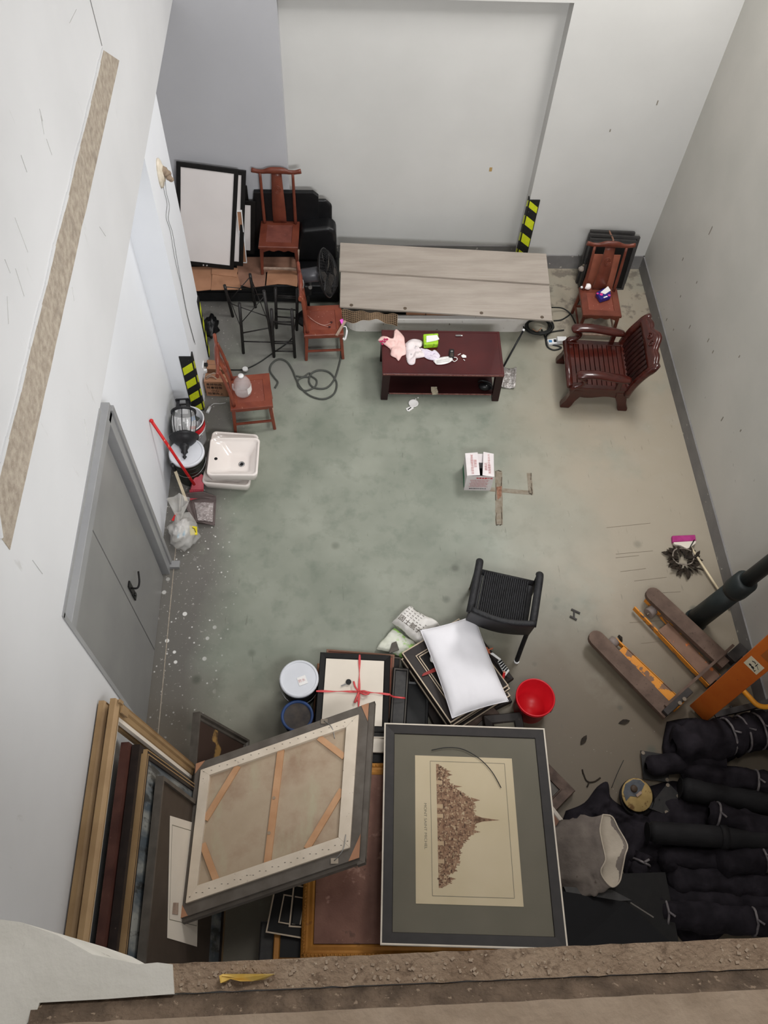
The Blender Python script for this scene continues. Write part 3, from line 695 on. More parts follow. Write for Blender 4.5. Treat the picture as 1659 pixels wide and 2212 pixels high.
pink_m = mat('pink cotton', (232,190,184), .85, (238,202,196), 20, bump=.1, bscale=200)
flor_m = mat('printed white cotton', (224,212,214), .85, (232,222,222), 12); layer(flor_m, 'noise', 26, .6, .63, (150,146,150), .6); layer(flor_m, 'spots', 24, .16, .12, (224,150,110), .9)
pat_m = mat('lilac printed cotton', (216,206,222), .85, (226,218,228), 16); layer(pat_m, 'noise', 34, .58, .62, (150,132,160), .6, (1,3,1))
zt_ = TZ+.003
pc = cloth('pink_cloth', [(816,736),(826,727),(848,732),(852,716),(858,713),(872,728),(874,740),(877,764),(868,770),(861,780),(855,774),(844,768),(842,754)], zt_, pink_m, 'crumpled pink cloth on the left end of the coffee table', 'cloth', .025, 2)
dm_ = mat('dark pink print', (168,40,84), .8)
for i, (u, v) in enumerate([(831,733),(826,737),(831,738),(836,733),(826,743),(822,738)]):
    c = at(u, v, zt_+.034); mb = MB(); mb.box(c, (.022,.022,.004), Matrix.Rotation(.78, 3, 'Z')); mb.build('diamond_print', dm_, pc, True)
cloth('printed_cloth', [(875,744),(884,736),(896,733),(912,738),(911,748),(905,752),(915,760),(920,770),(905,774),(898,776),(895,787),(884,788),(878,776)], zt_, flor_m, 'crumpled white cloth with grey and orange print on the table', 'cloth', .026, 5)
cloth('printed_cloth', [(908,752),(922,757),(936,760),(940,757),(950,768),(948,774),(940,779),(925,777),(914,770),(906,764)], zt_, pat_m, 'lilac patterned cloth next to the white face mask', 'cloth', .018, 8)
mk = cloth('face_mask', [(939,777),(955,772),(972,771),(978,777),(970,784),(955,788),(941,787)], zt_+.002, paper_m, 'white pleated face mask on the coffee table', 'mask', .012, 11, .003)
mb = MB(); mb.tube(smooth_path([at(974,773,zt_+.012),at(984,772,zt_+.01),at(988,776,zt_+.006),at(982,781,zt_+.006),at(977,778,zt_+.01)],4), .004, 6); mb.build('ear_loop', paper_m, mk, True)
mb = MB(); mb.tube(smooth_path([at(941,778,zt_+.012),at(937,780,zt_+.006),at(942,785,zt_+.01)],4), .004, 6); mb.build('ear_loop', paper_m, mk, True)
for k in range(3): mb = MB(); mb.tube([at(943,779+k*2.6,zt_+.022),at(972,774+k*2.6,zt_+.022)], .0025, 5); mb.build('pleat', paper_m, mk, True)
green_m = mat('lime wrapper', (150,198,40), .35, (166,210,52), 14); layer(green_m, 'noise', 18, .58, .63, (60,130,30), .7)
def box_px(px, z, h): P = [at(u, v, z+h) for u, v in px]; return P
P = box_px([(914,721),(947,719),(947,742),(916,744)], zt_, .07); mb = MB(); mb.slab(P, (0,0,-.068)); tp = single(mb, 'tissue_pack', green_m, 'lime green tissue pack with a tissue sticking out on table', 'tissue pack', bevel=.012)
mb = MB(); P = [at(u, v, zt_+.073) for u, v in ((921,726),(944,724),(949,733),(942,736),(932,738),(921,740))]; mb.slab(P, (0,0,.004)); mb.build('tissue', paper_m, tp, True)
P = box_px([(971,754),(981,754),(981,771),(970,770)], zt_, .03); mb = MB(); mb.slab(P, (0,0,-.029)); rm = single(mb, 'remote_control', blk, 'small black remote lying near the face mask', 'remote', bevel=.004)
mb = MB(); mb.disc(at(976,759,zt_+.031), .012, 14, (0,0,1), .004); mb.build('dial', steel_m, rm, True)
for k in range(3): mb = MB(); mb.box(at(976,764+k*2.5,zt_+.031), (.03,.006,.003)); mb.build('button', scr_m, rm, True)
mb = MB(); mb.bar(at(984,725,zt_+.008), at(996,725,zt_+.008), .018, .012); lt = single(mb, 'usb_stick', steel_m, 'small silver stick near the far edge of the coffee table', 'stick', bevel=.002)
mb = MB(); mb.bar(at(996,725,zt_+.008), at(999,725,zt_+.008), .010, .008); mb.build('tip', paper_m, lt, True)
for i, (a, b) in enumerate([((989,767),(995,764)),((1001,776),(1004,779))]):
    mb = MB(); mb.tube([at(*a,zt_+.006), at(*b,zt_+.006)], .004, 8); single(mb, 'cigarette_butt', paper_m, ['cigarette butt nearest the black remote on the table','cigarette butt nearest the right end of table'][i], 'cigarette butt')
mb = MB(); mb.slab([at(u, v, zt_+.004) for u, v in ((996,769),(1001,766),(1007,769),(1007,773),(999,773))], (0,0,.006)); single(mb, 'paper_scrap', paper_m, 'tiny crumpled paper scrap among the cigarette butts', 'scrap')
# on the shelf
zs_ = .089
bn = mat('banknote paper', (176,164,140), .8, (196,186,164), 40); layer(bn, 'noise', 60, .55, .62, (110,100,84), .7)
for i, px in enumerate([((931,836),(944,836),(944,842),(931,842)), ((931,842),(945,842),(946,848),(932,848)), ((933,846),(946,845),(946,852),(934,853))]):
    mb = MB(); mb.slab([at(u, v, zs_+.002+.004*i) for u, v in px], (0,0,.004)); single(mb, 'folded_paper', bn, ['folded paper note furthest back on the table shelf','middle folded paper note on the table shelf','folded paper note nearest the shelf front edge'][i], 'paper')
cmr = thing('black_bag', 'small black bag at the right end of the table shelf', 'bag', at(1048,836,zs_))
mb = MB(); mb.sphere(at(1048,835,zs_+.045), .06, 16, 8, (1.2,.8,.7)); mb.build('body', leather, cmr, True)
mb = MB(); mb.tube(smooth_path([at(1033,826,zs_+.03),at(1040,822,zs_+.08),at(1060,828,zs_+.06),at(1062,842,zs_+.03)],5), .008, 8); mb.build('strap', blk, cmr, True)
mb = MB(); mb.sphere(at(1051,833,zs_+.09), .008); mb.build('snap', steel_m, cmr, True)
# litter on the floor in front of the table
mb = MB(); c = at(893,873,0); mb.lathe([(0,.002),(.045,.002),(.055,.018),(.05,.02),(.04,.008),(0,.008)], 16, c); single(mb, 'torn_cup', paper_m, 'small torn paper cup on the floor in front of coffee table', 'cup')
mb = MB(); mb.slab([at(u, v, .002) for u, v in ((877,883),(888,878),(894,882),(884,889),(879,888))], (0,0,.008)); sn = single(mb, 'snack_wrapper', paper_m, 'small white wrapper with dark mark on the floor by the table', 'wrapper')
mb = MB(); mb.bar(at(881,885,.012), at(888,880,.012), .012, .002); mb.build('print_mark', ink, sn, True)
for i, (u, v) in enumerate([(903,859),(898,862)]):
    mb = MB(); mb.sphere(at(u, v, .006), .008); single(mb, 'crumb', paper_m, ['white crumb right of the torn paper cup','smaller white crumb right above torn paper cup'][i], 'crumb')
# ------------------------------------------------------------------ things on the chairs
glass_m = mat('clear plastic bottle', (236,236,236), .08, (244,244,244), 9, alpha=.26, spec=.8)
zc = HS+.001
bc = at(526,848,zc); bo = thing('water_bottle', 'large empty clear plastic bottle with white cap on the chair by the column', 'bottle', bc)
def bottle(t, c, r, h, capm):
    prof = [(0,.0),(r*.82,.002),(r*.97,.02),(r,.05),(r,.42*h),(r*.94,.46*h),(r,.5*h),(r*.97,.58*h),(r*.72,.76*h),(r*.40,.88*h),(r*.28,.92*h),(r*.28,.95*h)]
    mb = MB(); mb.lathe(prof, 32, c); mb.build('bottle_body', glass_m, t, True)
    mb = MB(); mb.lathe([(0,1.0*h),(r*.30,1.0*h),(r*.33,.985*h),(r*.33,.93*h),(0,.93*h)], 20, c); mb.build('cap', capm, t, True)
bottle(bo, bc, .088, .27, white_pl)
mb = MB(); n = 8
mb.grid(n, 1, lambda u, v: bc+V(math.cos(-.9+u*1.0)*.0895, math.sin(-.9+u*1.0)*.0895, .05+v*.09)); mb.build('label', paper_m, bo, True)
mb = MB(); mb.tube(smooth_path([bc+V(-.088,-.01,.055),bc+V(-.096,-.02,.10),bc+V(-.090,-.015,.15)],5), .011, 8); mb.build('handle_grip', glass_m, bo, True)
# light bulb and tissue pack on the corner chair
p0, p1 = at(1256,622,zc+.02), at(1274,620,zc+.03)
bl = thing('light_bulb', 'white light bulb lying on the corner chair seat', 'light bulb', at(1266,624,zc))
def bulb(t, a, b, r, m, cap, base=True):
    a, b = Vector(a), Vector(b); ax_ = (b-a).normalized(); L_ = (b-a).length
    Mx = Matrix.Translation(a)@ax_.to_track_quat('Z', 'Y').to_matrix().to_4x4()
    mb = MB(); mb.M = Mx; mb.lathe([(r*.45,.28*L_),(r*.55,.4*L_),(r*.95,.62*L_),(r,.75*L_),(r*.85,.9*L_),(r*.5,.98*L_),(0,L_)], 20); mb.build('globe', m, t, True)
    mb = MB(); mb.M = Mx; mb.lathe([(0,0),(r*.2,0),(r*.42,.05*L_),(r*.36,.09*L_),(r*.42,.13*L_),(r*.36,.17*L_),(r*.45,.28*L_),(0,.28*L_)], 14); mb.build('cap', cap, t, True)
bulb(bl, p0+V(-.012,0,.008), p1+V(.012,0,.012), .036, mat('opal bulb', (236,228,226), .25), white_pl)
tpk = mat('indigo wrapper', (38,34,110), .35, (46,42,128), 10)
P = [at(u, v, zc+.055) for u, v in ((1288,631),(1305,622),(1319,628),(1320,640),(1298,647))]
mb = MB(); mb.slab(P, (0,0,-.053)); tp2 = single(mb, 'tissue_pack', tpk, 'indigo and pink tissue pack on the corner chair seat', 'tissue pack', bevel=.008)
mb = MB(); mb.slab([at(u, v, zc+.058) for u, v in ((1297,632),(1313,619),(1319,628),(1307,636))], (0,0,.006)); mb.build('tissue', paper_m, tp2, True)
for i, (u, v, r_) in enumerate(((1299,636,.018),(1316,638,.014),(1291,634,.013))):
    mb = MB(); mb.disc(at(u, v, zc+.057+.003*i), r_, 14, (0,0,1), .003); mb.build('pink_flower', mat('pink print', (206,60,130), .5) if 'pink print' not in MATS else MATS['pink print'], tp2, True)
mb = MB(); mb.bar(at(1304,643,zc+.058), at(1312,640,zc+.058), .014, .003); mb.build('white_print', paper_m, tp2, True)
# earphone wire on the middle chair
mb = MB(); mb.tube(smooth_path([at(664,681,zc+.004),at(680,694,zc+.004),at(698,702,zc+.004),at(712,699,zc+.004),at(716,696,zc+.006)],6), .0022, 6); mb.tube(smooth_path([at(668,686,zc+.004),at(690,700,zc+.004),at(712,706,zc+.005)],6), .0022, 6)
ew = single(mb, 'earphone_wire', mat('pale wire', (176,140,130), .6), 'thin pale earphone wire with dark plugs on the middle chair seat', 'wire')
for u, v in ((716,696),(712,706)): mb = MB(); mb.sphere(at(u, v, zc+.008), .011, 10, 6, (1.3,1,.8)); mb.build('earbud', mat('dark red plug', (50,10,14), .4) if 'dark red plug' not in MATS else MATS['dark red plug'], ew, True)
pinkp = mat('pink plastic', (226,92,200), .4)
mb = MB(); mb.slab([at(u, v, zc+.03) for u, v in ((734,693),(740,690),(743,698),(738,702))], (0,0,.012)); single(mb, 'pink_clip', pinkp, 'small bright pink clip on the right edge of middle chair', 'clip')
mb = MB(); mb.bar(at(727,725,zc+.012), at(746,693,zc+.045), .028, .012); single(mb, 'wood_stick', worn_m, 'short weathered stick across the corner of the middle chair seat', 'stick')
mb = MB(); mb.tube(smooth_path([at(741,706,zc+.0),at(747,706,zc+.0),at(749,717,zc-.02),at(745,733,zc-.09),at(741,730,zc-.08)],5), [.006]*9+[.012]*12, 8); single(mb, 'white_cable', white_pl, 'white coiled cable hanging at the right edge of middle chair', 'cable')
mb = MB()
for k in range(3): mb.tube(smooth_path([aty(u, v, 6.62) for u, v in ((644,604),(652,602+k*2),(656,614+k),(650,632),(646,642),(645,620))],5), .004, 6)
single(mb, 'grey_rope', mat('grey cord', (150,146,144), .6), 'grey cord looped round the back post of the middle chair', 'cord')
# ------------------------------------------------------------------ stack of dark frames and the lamp holder in the far right corner
gf = mat('dark grey frame edge', (52,50,50), .5, (62,60,58), 20)
fs_ = [((1268,497),(1364,501),7.80),((1262,504),(1372,511),7.74),((1266,514),(1366,519),7.69),((1266,522),(1366,527),7.64)]
labs = ['rearmost dark frame of the stack behind the corner chair','second dark frame from the wall behind the corner chair','third dark frame from the wall behind the corner chair','front dark frame of the stack behind corner chair']
for (a, b, y_), lb in zip(fs_, labs):
    TL, TR = aty(*a, y_), aty(*b, y_); BL = V(TL.x+.02, y_-.16, .005)
    W_ = (TR-TL).length; H_ = (TL-BL).length; M_ = pose(BL, BL+(TR-TL), TL)@Matrix.Translation((W_/2, H_/2, 0))
    t = thing('picture_frame', lb, 'frame', mat=M_, group='dark frames behind the corner chair')
    mb = MB(); mb.mould(W_, H_, [(0,-.02),(0,.02),(.03,.02),(.03,-.02)]); mb.build('frame', gf, t, bevel=.002)
    mb = MB(); mb.box((0,0,0), (W_-.05,H_-.05,.01)); mb.build('backing', blkw, t)
mb = MB(); mb.slab([aty(u, v, y) for (u, v), y in zip(((1284,550),(1341,552),(1318,640),(1250,638)), (7.40,7.40,7.16,7.16))], (0,.012,0)); single(mb, 'brown_board', mat('brown board', (116,62,44), .5, (134,74,54), 5), 'brown board standing behind the back of the corner chair', 'board')
mb = MB(); mb.tube(smooth_path([aty(1316,499,7.80),aty(1320,508,7.74),aty(1324,516,7.69),aty(1325,524,7.6)],4), .012, 6); single(mb, 'brown_strap', worn_m if False else card_d, 'brown strap tied over the dark frame stack', 'strap')
lh = thing('hanging_lamp_holder', 'black lamp holder with clear bulb hanging left of corner chair', 'lamp holder', aty(1262,575,7.2))
yl = 7.22
mb = MB(); mb.tube(smooth_path([aty(1281,523,yl),aty(1274,545,yl),aty(1268,565,yl),aty(1263,568,yl)],5), [.016]*8+[.02]*8, 8); mb.build('socket', blk, lh, True)
bulb(lh, aty(1262,571,yl), aty(1253,585,yl-.02), .034, mat('clear bulb glass', (170,160,150), .1, trans=.5), scr_m)
mb = MB(); mb.tube(smooth_path([aty(1250,550,yl),aty(1252,565,yl),aty(1254,576,yl)],4), .003, 6); mb.build('wire', cable_g, lh, True)
# ------------------------------------------------------------------ cables on the floor
def cable(px, r, m, name, label, cat='cable', z=None, n=7, group=None):
    pts = smooth_path([at(p[0], p[1], (p[2] if len(p) > 2 else r)) for p in px], n); mb = MB(); mb.tube(pts, r, 7)
    return single(mb, name, m, label, cat, group)
cable([(594,838),(600,826),(592,815),(583,800),(588,785),(603,776),(620,782),(632,800),(638,815),(650,838),(672,856),(700,862),(722,850),(727,826),(712,805),(690,800),(672,808),(668,826),(680,838),(705,838),(722,820),(732,790),(737,765),(738,730)], .010, cable_g, 'cable', 'dark grey cable lying in loops on the floor below the middle chair')
cable([(640,812),(655,814),(668,806)][:3]+[(684,826),(676,840),(655,842),(643,830),(650,816),(668,815),(684,826)][0:0]+[(672,812),(684,822),(680,836),(660,844),(645,836),(644,822),(655,815),(670,815)], .009, cable_g, 'cable', 'small inner loop of grey cable on the floor')
cable([(446,791,.10),(458,793,.06),(480,797),(505,799),(530,797),(560,783),(590,762),(622,740),(636,724)], .007, cable_m, 'extension_cord', 'thin black power cord running from wall socket to the stands', 'cord')
cable([(1254,650,.10),(1258,636,.2),(1248,655),(1235,675),(1215,690),(1196,693)], .008, cable_m, 'extension_cord', 'black cord running from the corner chair to under the planks', 'cord')
cable([(1192,664,.1),(1215,666,.05),(1232,678),(1243,698)], .008, cable_m, 'extension_cord', 'black cord curving from plank end toward the armchair', 'cord')
cable([(1170,712),(1178,730),(1182,748),(1196,756),(1212,752),(1207,748),(1188,742),(1180,728),(1190,718),(1218,713)], .009, cable_m, 'extension_cord', 'black cord looped round the white power strip', 'cord')
cc = thing('cable_coil', 'coiled black cable on the floor at the right end of planks', 'cable coil', at(1163,704))
for k in range(9):
    c = at(1163+random.uniform(-3,3), 704+random.uniform(-2,2), .01+.012*k); r1, r2 = .15+random.uniform(-.02,.02), .12+random.uniform(-.02,.02)
    mb = MB(); mb.tube([c+V(math.cos(a)*r1, math.sin(a)*r2, .006*math.sin(a*2+k)) for a in [2*math.pi*i/28 for i in range(29)]], .009, 6, 1, False); mb.build('turn', cable_m, cc, True)
mb = MB(); mb.tube(smooth_path([at(1150,710,.12),at(1160,716,.10),at(1170,708,.12)],4), .005, 6); mb.build('tie', card_m, cc, True)
c0, c1_ = at(1184,736,.02), at(1222,736,.02)
ps = thing('power_strip', 'white power strip with blue switch on the floor left of armchair', 'power strip', at(1203,738))
mb = MB(); mb.bar(at(1183,740,.02), at(1208,737,.02), .075, .035); mb.build('strip_body', white_pl, ps, True, .006)
mb = MB(); mb.box(at(1189,737,.042), (.035,.03,.006)); mb.build('switch', mat('blue switch', (70,130,180), .4), ps, True)
mb = MB(); mb.box(at(1199,736,.04), (.03,.04,.004)); mb.build('outlet', blk, ps, True)
mb = MB(); mb.box(at(1213,735,.045), (.11,.07,.06)); single(mb, 'charger_plug', white_pl, 'white charger plugged into the power strip by the armchair', 'plug', bevel=.006)
# shovel leaning on the tub
sh = thing('shovel', 'long thin black handled shovel leaning beside the coffee table', 'shovel', at(1098,815))
mb = MB(); mb.tube([at(1131,713,.30), at(1086,795,.03)], .011, 8); mb.build('handle', blk, sh, True)
mb = MB(); mb.sphere(at(1131,713,.30), .016); mb.build('end_knob', white_pl, sh, True)
dust_st = mat('scraped metal', (128,122,118), .45, (160,154,150), 20, metal=.3); layer(dust_st, 'noise', 40, .5, .6, (210,206,204), .8)
mb = MB(); mb.grid(6, 4, lambda u, v: P3(P3(at(1086,796,.02),at(1115,797,.02),u), P3(at(1082,838,.012),at(1112,840,.012),u), v)+V(0,0,.03*(2*u-1)**2)); mb.build('blade', dust_st, sh, True, solid=.004)
# ------------------------------------------------------------------ rosewood armchair, facing left
ac_c = at(1287,838); hsA = .36
pf = [at(1222,888), at(1342,888)]
axx = (at(1342,888)-at(1222,888)); axx.z = 0; axx.normalize(); axx = Matrix.Rotation(math.radians(-4), 3, 'Z')@axx
ayy = V(-axx.y, axx.x, 0); mA = Matrix((axx, ayy, V(0,0,1))).transposed().to_4x4(); o_ = at(1213,884); mA.translation = V(o_.x, o_.y, 0)
arm = thing('armchair', 'dark glossy rosewood armchair with slatted seat and carved back', 'armchair', mat=mA)
LX, LY = .66, .72                      # local x: front (0) to back; local y: near arm (0) to far arm
def sprof(x0, flip=1):                 # bowed leg with a scrolled foot
    return [(x0, .30), (x0+flip*.02, .22), (x0+flip*.00, .12), (x0-flip*.035, .05), (x0-flip*.04, .01), (x0-flip*.03, 0), (x0+flip*.06, 0), (x0+flip*.08, .04), (x0+flip*.10, .12), (x0+flip*.14, .20), (x0+flip*.15, .30)]
for y0 in (.02, LY-.07):
    mb = MB(); mb.slab([(p[0]+.02, y0, p[1]) for p in sprof(.0)], (0, .07, 0)); mb.build('leg', rose_m, arm, bevel=.012)
    mb = MB(); mb.slab([(p[0], y0, p[1]) for p in sprof(LX+.02, -1)], (0, .07, 0)); mb.build('leg', rose_m, arm, bevel=.012)
    mb = MB(); n = 10; poly = [(.10,.30),(LX-.08,.30),(LX-.08,.20)]+[(LX-.10-(LX-.22)*k/n, .19+.018*math.sin(k/n*2*math.pi)) for k in range(n+1)]
    mb.slab([(p[0], y0+.015, p[1]) for p in poly], (0, .03, 0)); mb.build('side_apron', rose_m, arm, bevel=.004)
mb = MB(); n = 12; mb.slab([(.03, .06+(LY-.12)*k/n, .22+.02*math.cos(k/n*4*math.pi)) for k in range(n+1)]+[(.03,LY-.06,.31),(.03,.06,.31)], (.03,0,0)); mb.build('front_apron', rose_m, arm, bevel=.004)
mb = MB(); mb.tube([(.02,.04,.335),(.02,LY-.04,.335)], .035, 12, .8); mb.build('front_rail', rose_m, arm)
for y0 in (.045, LY-.045): mb = MB(); mb.box((LX/2, y0, .33), (LX-.06,.06,.05)); mb.build('seat_rail', rose_m, arm, bevel=.008)
for k in range(11):
    x0 = .075+k*.052; mb = MB(); mb.box((x0, LY/2, .345+.012*math.cos((k-5)*.3)-.012), (.046, LY-.13, .02)); mb.build('seat_slat', rose_m, arm, bevel=.004)
mb = MB(); mb.box((LX/2, LY/2, .315), (LX-.1, LY-.12, .012)); mb.build('seat_board', rose_d, arm)
# arms: thick, curling down at the front into the leg
for y0 in (.03, LY-.03):
    pts = smooth_path([(.06,y0,.51),(.10,y0,.545),(.25,y0,.555),(.42,y0,.53),(.62,y0,.50)], 6)
    mb = MB(); mb.tube(pts, [.03,.045,.052]+[.055]*(len(pts)-6)+[.05,.045,.04], 14, .62); mb.build('armrest', rose_m, arm)
    mb = MB(); mb.tube(smooth_path([(.085,y0,.52),(.15,y0,.46),(.13,y0,.40),(.06,y0,.36),(.04,y0,.30)],6), [.036]*8+[.032]*9+[.04]*8, 12, .8); mb.build('arm_support', rose_m, arm)
    mb = MB(); mb.box((.52,y0,.42), (.05,.045,.16)); mb.build('arm_support', rose_m, arm, bevel=.008)
# back: leaning frame with upright slats and a scrolled crest
xb0 = LX-.02
def back(y, z): u = (z-.30)/.5; return V(xb0+.04*u+.16*u*u, y, z)
for y0 in (.015, LY-.015):
    mb = MB(); mb.tube([back(y0, .28+.50*k/12) for k in range(13)], [.045]*10+[.05,.045,.03], 12, .8); mb.build('back_post', rose_m, arm)
for k in range(9):
    y0 = .10+k*(LY-.20)/8; mb = MB()
    mb.grid(2, 8, lambda u, v: back(y0-.027+.054*u, .34+.36*v)+V(.012*(1-4*(u-.5)**2)*-1,0,0)); mb.build('back_slat', rose_d, arm, solid=.014)
mb = MB(); mb.grid(14, 6, lambda u, v: back(.04+(LY-.08)*u, .32+.42*v)+V(.03,0,0)); mb.build('back_panel', rose_d, arm, solid=.012)
for z0, r_ in ((.345,.03),(.68,.022)):
    mb = MB(); mb.tube([back(.03+(LY-.06)*k/12, z0) for k in range(13)], r_, 10); mb.build('back_rail', rose_m, arm)
def crest(u):
    e = abs(u-.5)*2
    return .755+.075*math.exp(-(e/.32)**2)+.022*math.exp(-((e-.62)/.16)**2)-.03*max(0, e-.86)/.14
mb = MB(); mb.grid(40, 4, lambda u, v: back(-.005+(LY+.01)*u, .68+(crest(u)-.68)*v)+V(-.006,0,0)); mb.build('crest_rail', rose_m, arm, solid=.05)
mb = MB(); mb.tube([back(-.005+(LY+.01)*k/40, crest(k/40)) for k in range(41)], .027, 10); mb.build('crest_edge', rose_m, arm)
mb = MB()
for sg in (-1, 1):
    mb.tube([back(LY/2+sg*(.05+.035*math.cos(a)*(1-a/14)), .775+.035*math.sin(a)*(1-a/14))+V(-.04,0,0) for a in [k*.5 for k in range(20)]], .008, 6)
mb.build('carved_scroll', rose_m, arm)
# ------------------------------------------------------------------ white carton with open flaps in the middle of the floor
bx = thing('carton_box', 'white carton with open top flaps and red lettering on the bare floor', 'box', at(1030,1010))
cb_ = [at(1002,1058), at(1053,1059)]; hB = .262
u_ = (cb_[1]-cb_[0]).normalized(); v_ = V(-u_.y, u_.x, 0); o_ = cb_[0]; wB = (cb_[1]-cb_[0]).length; dB = .27
wB = .27
def bxp(a, b, c): return o_+u_*(a*wB)+v_*(b*dB)+V(0,0,c)
green_b = mat('green box print', (60,120,88), .6)
for nm, A_, B_ in (('front_wall',(0,0),(1,0)),('side_wall',(0,0),(0,1)),('side_wall',(1,0),(1,1)),('back_wall',(0,1),(1,1))):
    mb = MB(); a = bxp(A_[0],A_[1],0); b = bxp(B_[0],B_[1],0); nn = (b-a).cross(V(0,0,1)).normalized()*.004; mb.slab([a,b,b+V(0,0,hB),a+V(0,0,hB)], nn); mb.build(nm, cardw_m, bx, True)
mb = MB(); mb.slab([bxp(.01,.01,.004),bxp(.99,.01,.004),bxp(.99,.99,.004),bxp(.01,.99,.004)], (0,0,.003)); mb.build('bottom', gap_m, bx, True)
mb = MB(); mb.slab([bxp(0,0,hB),bxp(.47,-.02,hB+.018),bxp(.44,1.0,hB+.02),bxp(-.02,1.0,hB)], (0,0,.004)); fl1 = mb.build('flap', cardw_m, bx, True)
mb = MB(); mb.slab([bxp(1.0,-.04,hB),bxp(.56,-.03,hB+.022),bxp(.66,1.02,hB+.025),bxp(1.06,1.0,hB)], (0,0,.004)); fl2 = mb.build('flap', cardw_m, bx, True)
mb = MB(); mb.slab([bxp(.30,1,hB-.004),bxp(.75,1,hB-.004),bxp(.75,.62,hB-.012),bxp(.30,.62,hB-.012)], (0,0,.003)); mb.build('flap', cardw_m, bx, True)
mb = MB(); mb.slab([bxp(-.004,.05,.02),bxp(-.004,.95,.02),bxp(-.004,.95,.09),bxp(-.004,.35,.10),bxp(-.004,.05,.05)], (-u_*.002)); mb.build('green_stripe', green_b, bx, True)
rotz = math.atan2(u_.y, u_.x)
def flatM(p, ang): return Matrix.Translation(p)@Matrix.Rotation(ang, 4, 'Z')
text('净味健康环保系列', bx, .030, Matrix.Translation(-bx.location)@flatM(bxp(.20,.48,hB+.0175), rotz-math.pi/2), fadedink)
text('建高达', bx, .032, Matrix.Translation(-bx.location)@flatM(bxp(.32,.50,hB+.0225), rotz-math.pi/2), fadedink)
text('海藻健康环保系列', bx, .030, Matrix.Translation(-bx.location)@flatM(bxp(.85,.50,hB+.0185), rotz+math.pi/2), fadedink)
text('建高达', bx, .032, Matrix.Translation(-bx.location)@flatM(bxp(.72,.36,hB+.0265), rotz+math.pi/2), fadedink)
fm_ = Matrix((u_, V(0,0,1), u_.cross(V(0,0,1)))).transposed().to_4x4()
def wallM(a, c): m_ = fm_.copy(); m_.translation = bxp(a, 0, c)+u_.cross(V(0,0,1))*.006; return Matrix.Translation(-bx.location)@m_
text('海藻健康环保', bx, .028, wallM(.66,.225), redink)
for k in range(7): text('净味环保内墙涂料适用于室内'[:13-(k % 3)], bx, .015, wallM(.50,.19-k*.02), fadedink)
text('建高达装饰材料有限公司', bx, .016, wallM(.5,.035), ink)
# ------------------------------------------------------------------ left wall: old lamp base, wires, socket, corner guards
pl_m = mat('old plaster rose', (196,184,164), .8, (214,204,188), 25, bump=.2, bscale=60); br_m = mat('brown clay stub', (150,132,112), .85, (132,114,98), 30)
lb = thing('wall_lamp_mount', 'broken plaster lamp base with wires high on the left wall', 'lamp base', atx(345,375,XU))
mb = MB(); c = atx(344,374,XU); mb.M = Matrix.Translation(c)@Matrix.Rotation(math.pi/2, 4, 'Y'); mb.lathe([(0,0),(.13,0),(.13,.012),(.115,.022),(.085,.026),(.07,.04),(0,.04)], 28, (0,0,0), 1.0, .6); mb.build('plaster_rose', pl_m, lb, True)
mb = MB()
for k in range(5): mb.sphere(c+V(.04+.012*k, random.uniform(-.02,.02), .03-.02*k), .04-.004*k, 10, 6, (1,.8,.9))
mb.build('clay_stub', br_m, lb, True)
mb = MB()
for s_ in (0, 1):
    mb.tube(smooth_path([atx(u+s_*(5 if v < 600 else 2), v+s_*4, XU+.012-.006*(v > 420)) for u, v in ((352,378),(354,410),(361,440),(359,470),(368,500),(378,560),(392,620),(404,680),(420,740))],5), .0018, 5)
single(mb, 'lamp_wire', cable_g, 'pair of thin wires hanging down the left wall from lamp base', 'wire')
sc = thing('wall_socket', 'white wall socket low on the column with a plug in it', 'socket', atx(439,798,XU))
mb = MB(); c = V(XU+.006, at(443,800,.25).y+.05, .24); mb.box(c, (.012,.10,.10)); mb.build('socket_plate', white_pl, sc, True, .003)
mb = MB(); mb.box(c+V(.025,.02,.02), (.04,.035,.03)); mb.build('plug', blk, sc, True, .004)
mb = MB(); mb.box(c+V(.02,-.03,-.02), (.03,.03,.04)); mb.build('adapter', white_pl, sc, True, .004)
def guard(label, corner, da, db, wa, wb_, z0, z1, n, slant, first, ga=None):
    """L-shaped rubber guard on a corner: da, db unit vectors along the two faces, plates wa and wb wide"""
    c = Vector(corner); da, db = Vector(da), Vector(db); t = thing('corner_guard', label, 'corner guard', (c.x, c.y, z0), group='striped corner guards')
    na = -db; nb_ = -da
    for d_, nn, w_ in ((da, na, wa), (db, nb_, wb_)):
        a = c; P = [a+nn*.0+V(0,0,z0), a+d_*w_+V(0,0,z0), a+d_*w_+V(0,0,z1), a+V(0,0,z1)]
        mb = MB(); mb.slab(P, nn*.012); mb.build('plate', rub_m, t, True)
    mb = MB(); mb.bar(c+(na+nb_)*.005+V(0,0,z0), c+(na+nb_)*.005+V(0,0,z1), .012, .012); mb.build('nose', rub_m, t, True)
    per = (z1-z0)/n
    for k in range(n):
        zb_ = z0+per*(k+first)
        for d_, nn, w_ in ((da, na, wa), (db, nb_, wb_)):
            a0, a1 = c+nn*.0125, c+d_*w_*.92+nn*.0125; s_ = slant*w_; zt2 = min(zb_+per*.5, z1-.01); 
            if zb_ > z1-.05: continue
            P = [a0+V(0,0,zb_), a1+V(0,0,zb_+s_), a1+V(0,0,min(zt2+s_, z1)), a0+V(0,0,zt2)]
            P = [V(p.x, p.y, max(z0+.002, min(z1, p.z))) for p in P]
            mb = MB(); mb.slab(P, nn*.0015); mb.build('yellow_band', yel_m, t, True)
    return t
guard('yellow and black corner guard on the near corner of left column, above the pails', (XU, YC0, 0), (-1,0,0), (0,1,0), .115, .06, .02, .87, 4, -.75, .12)
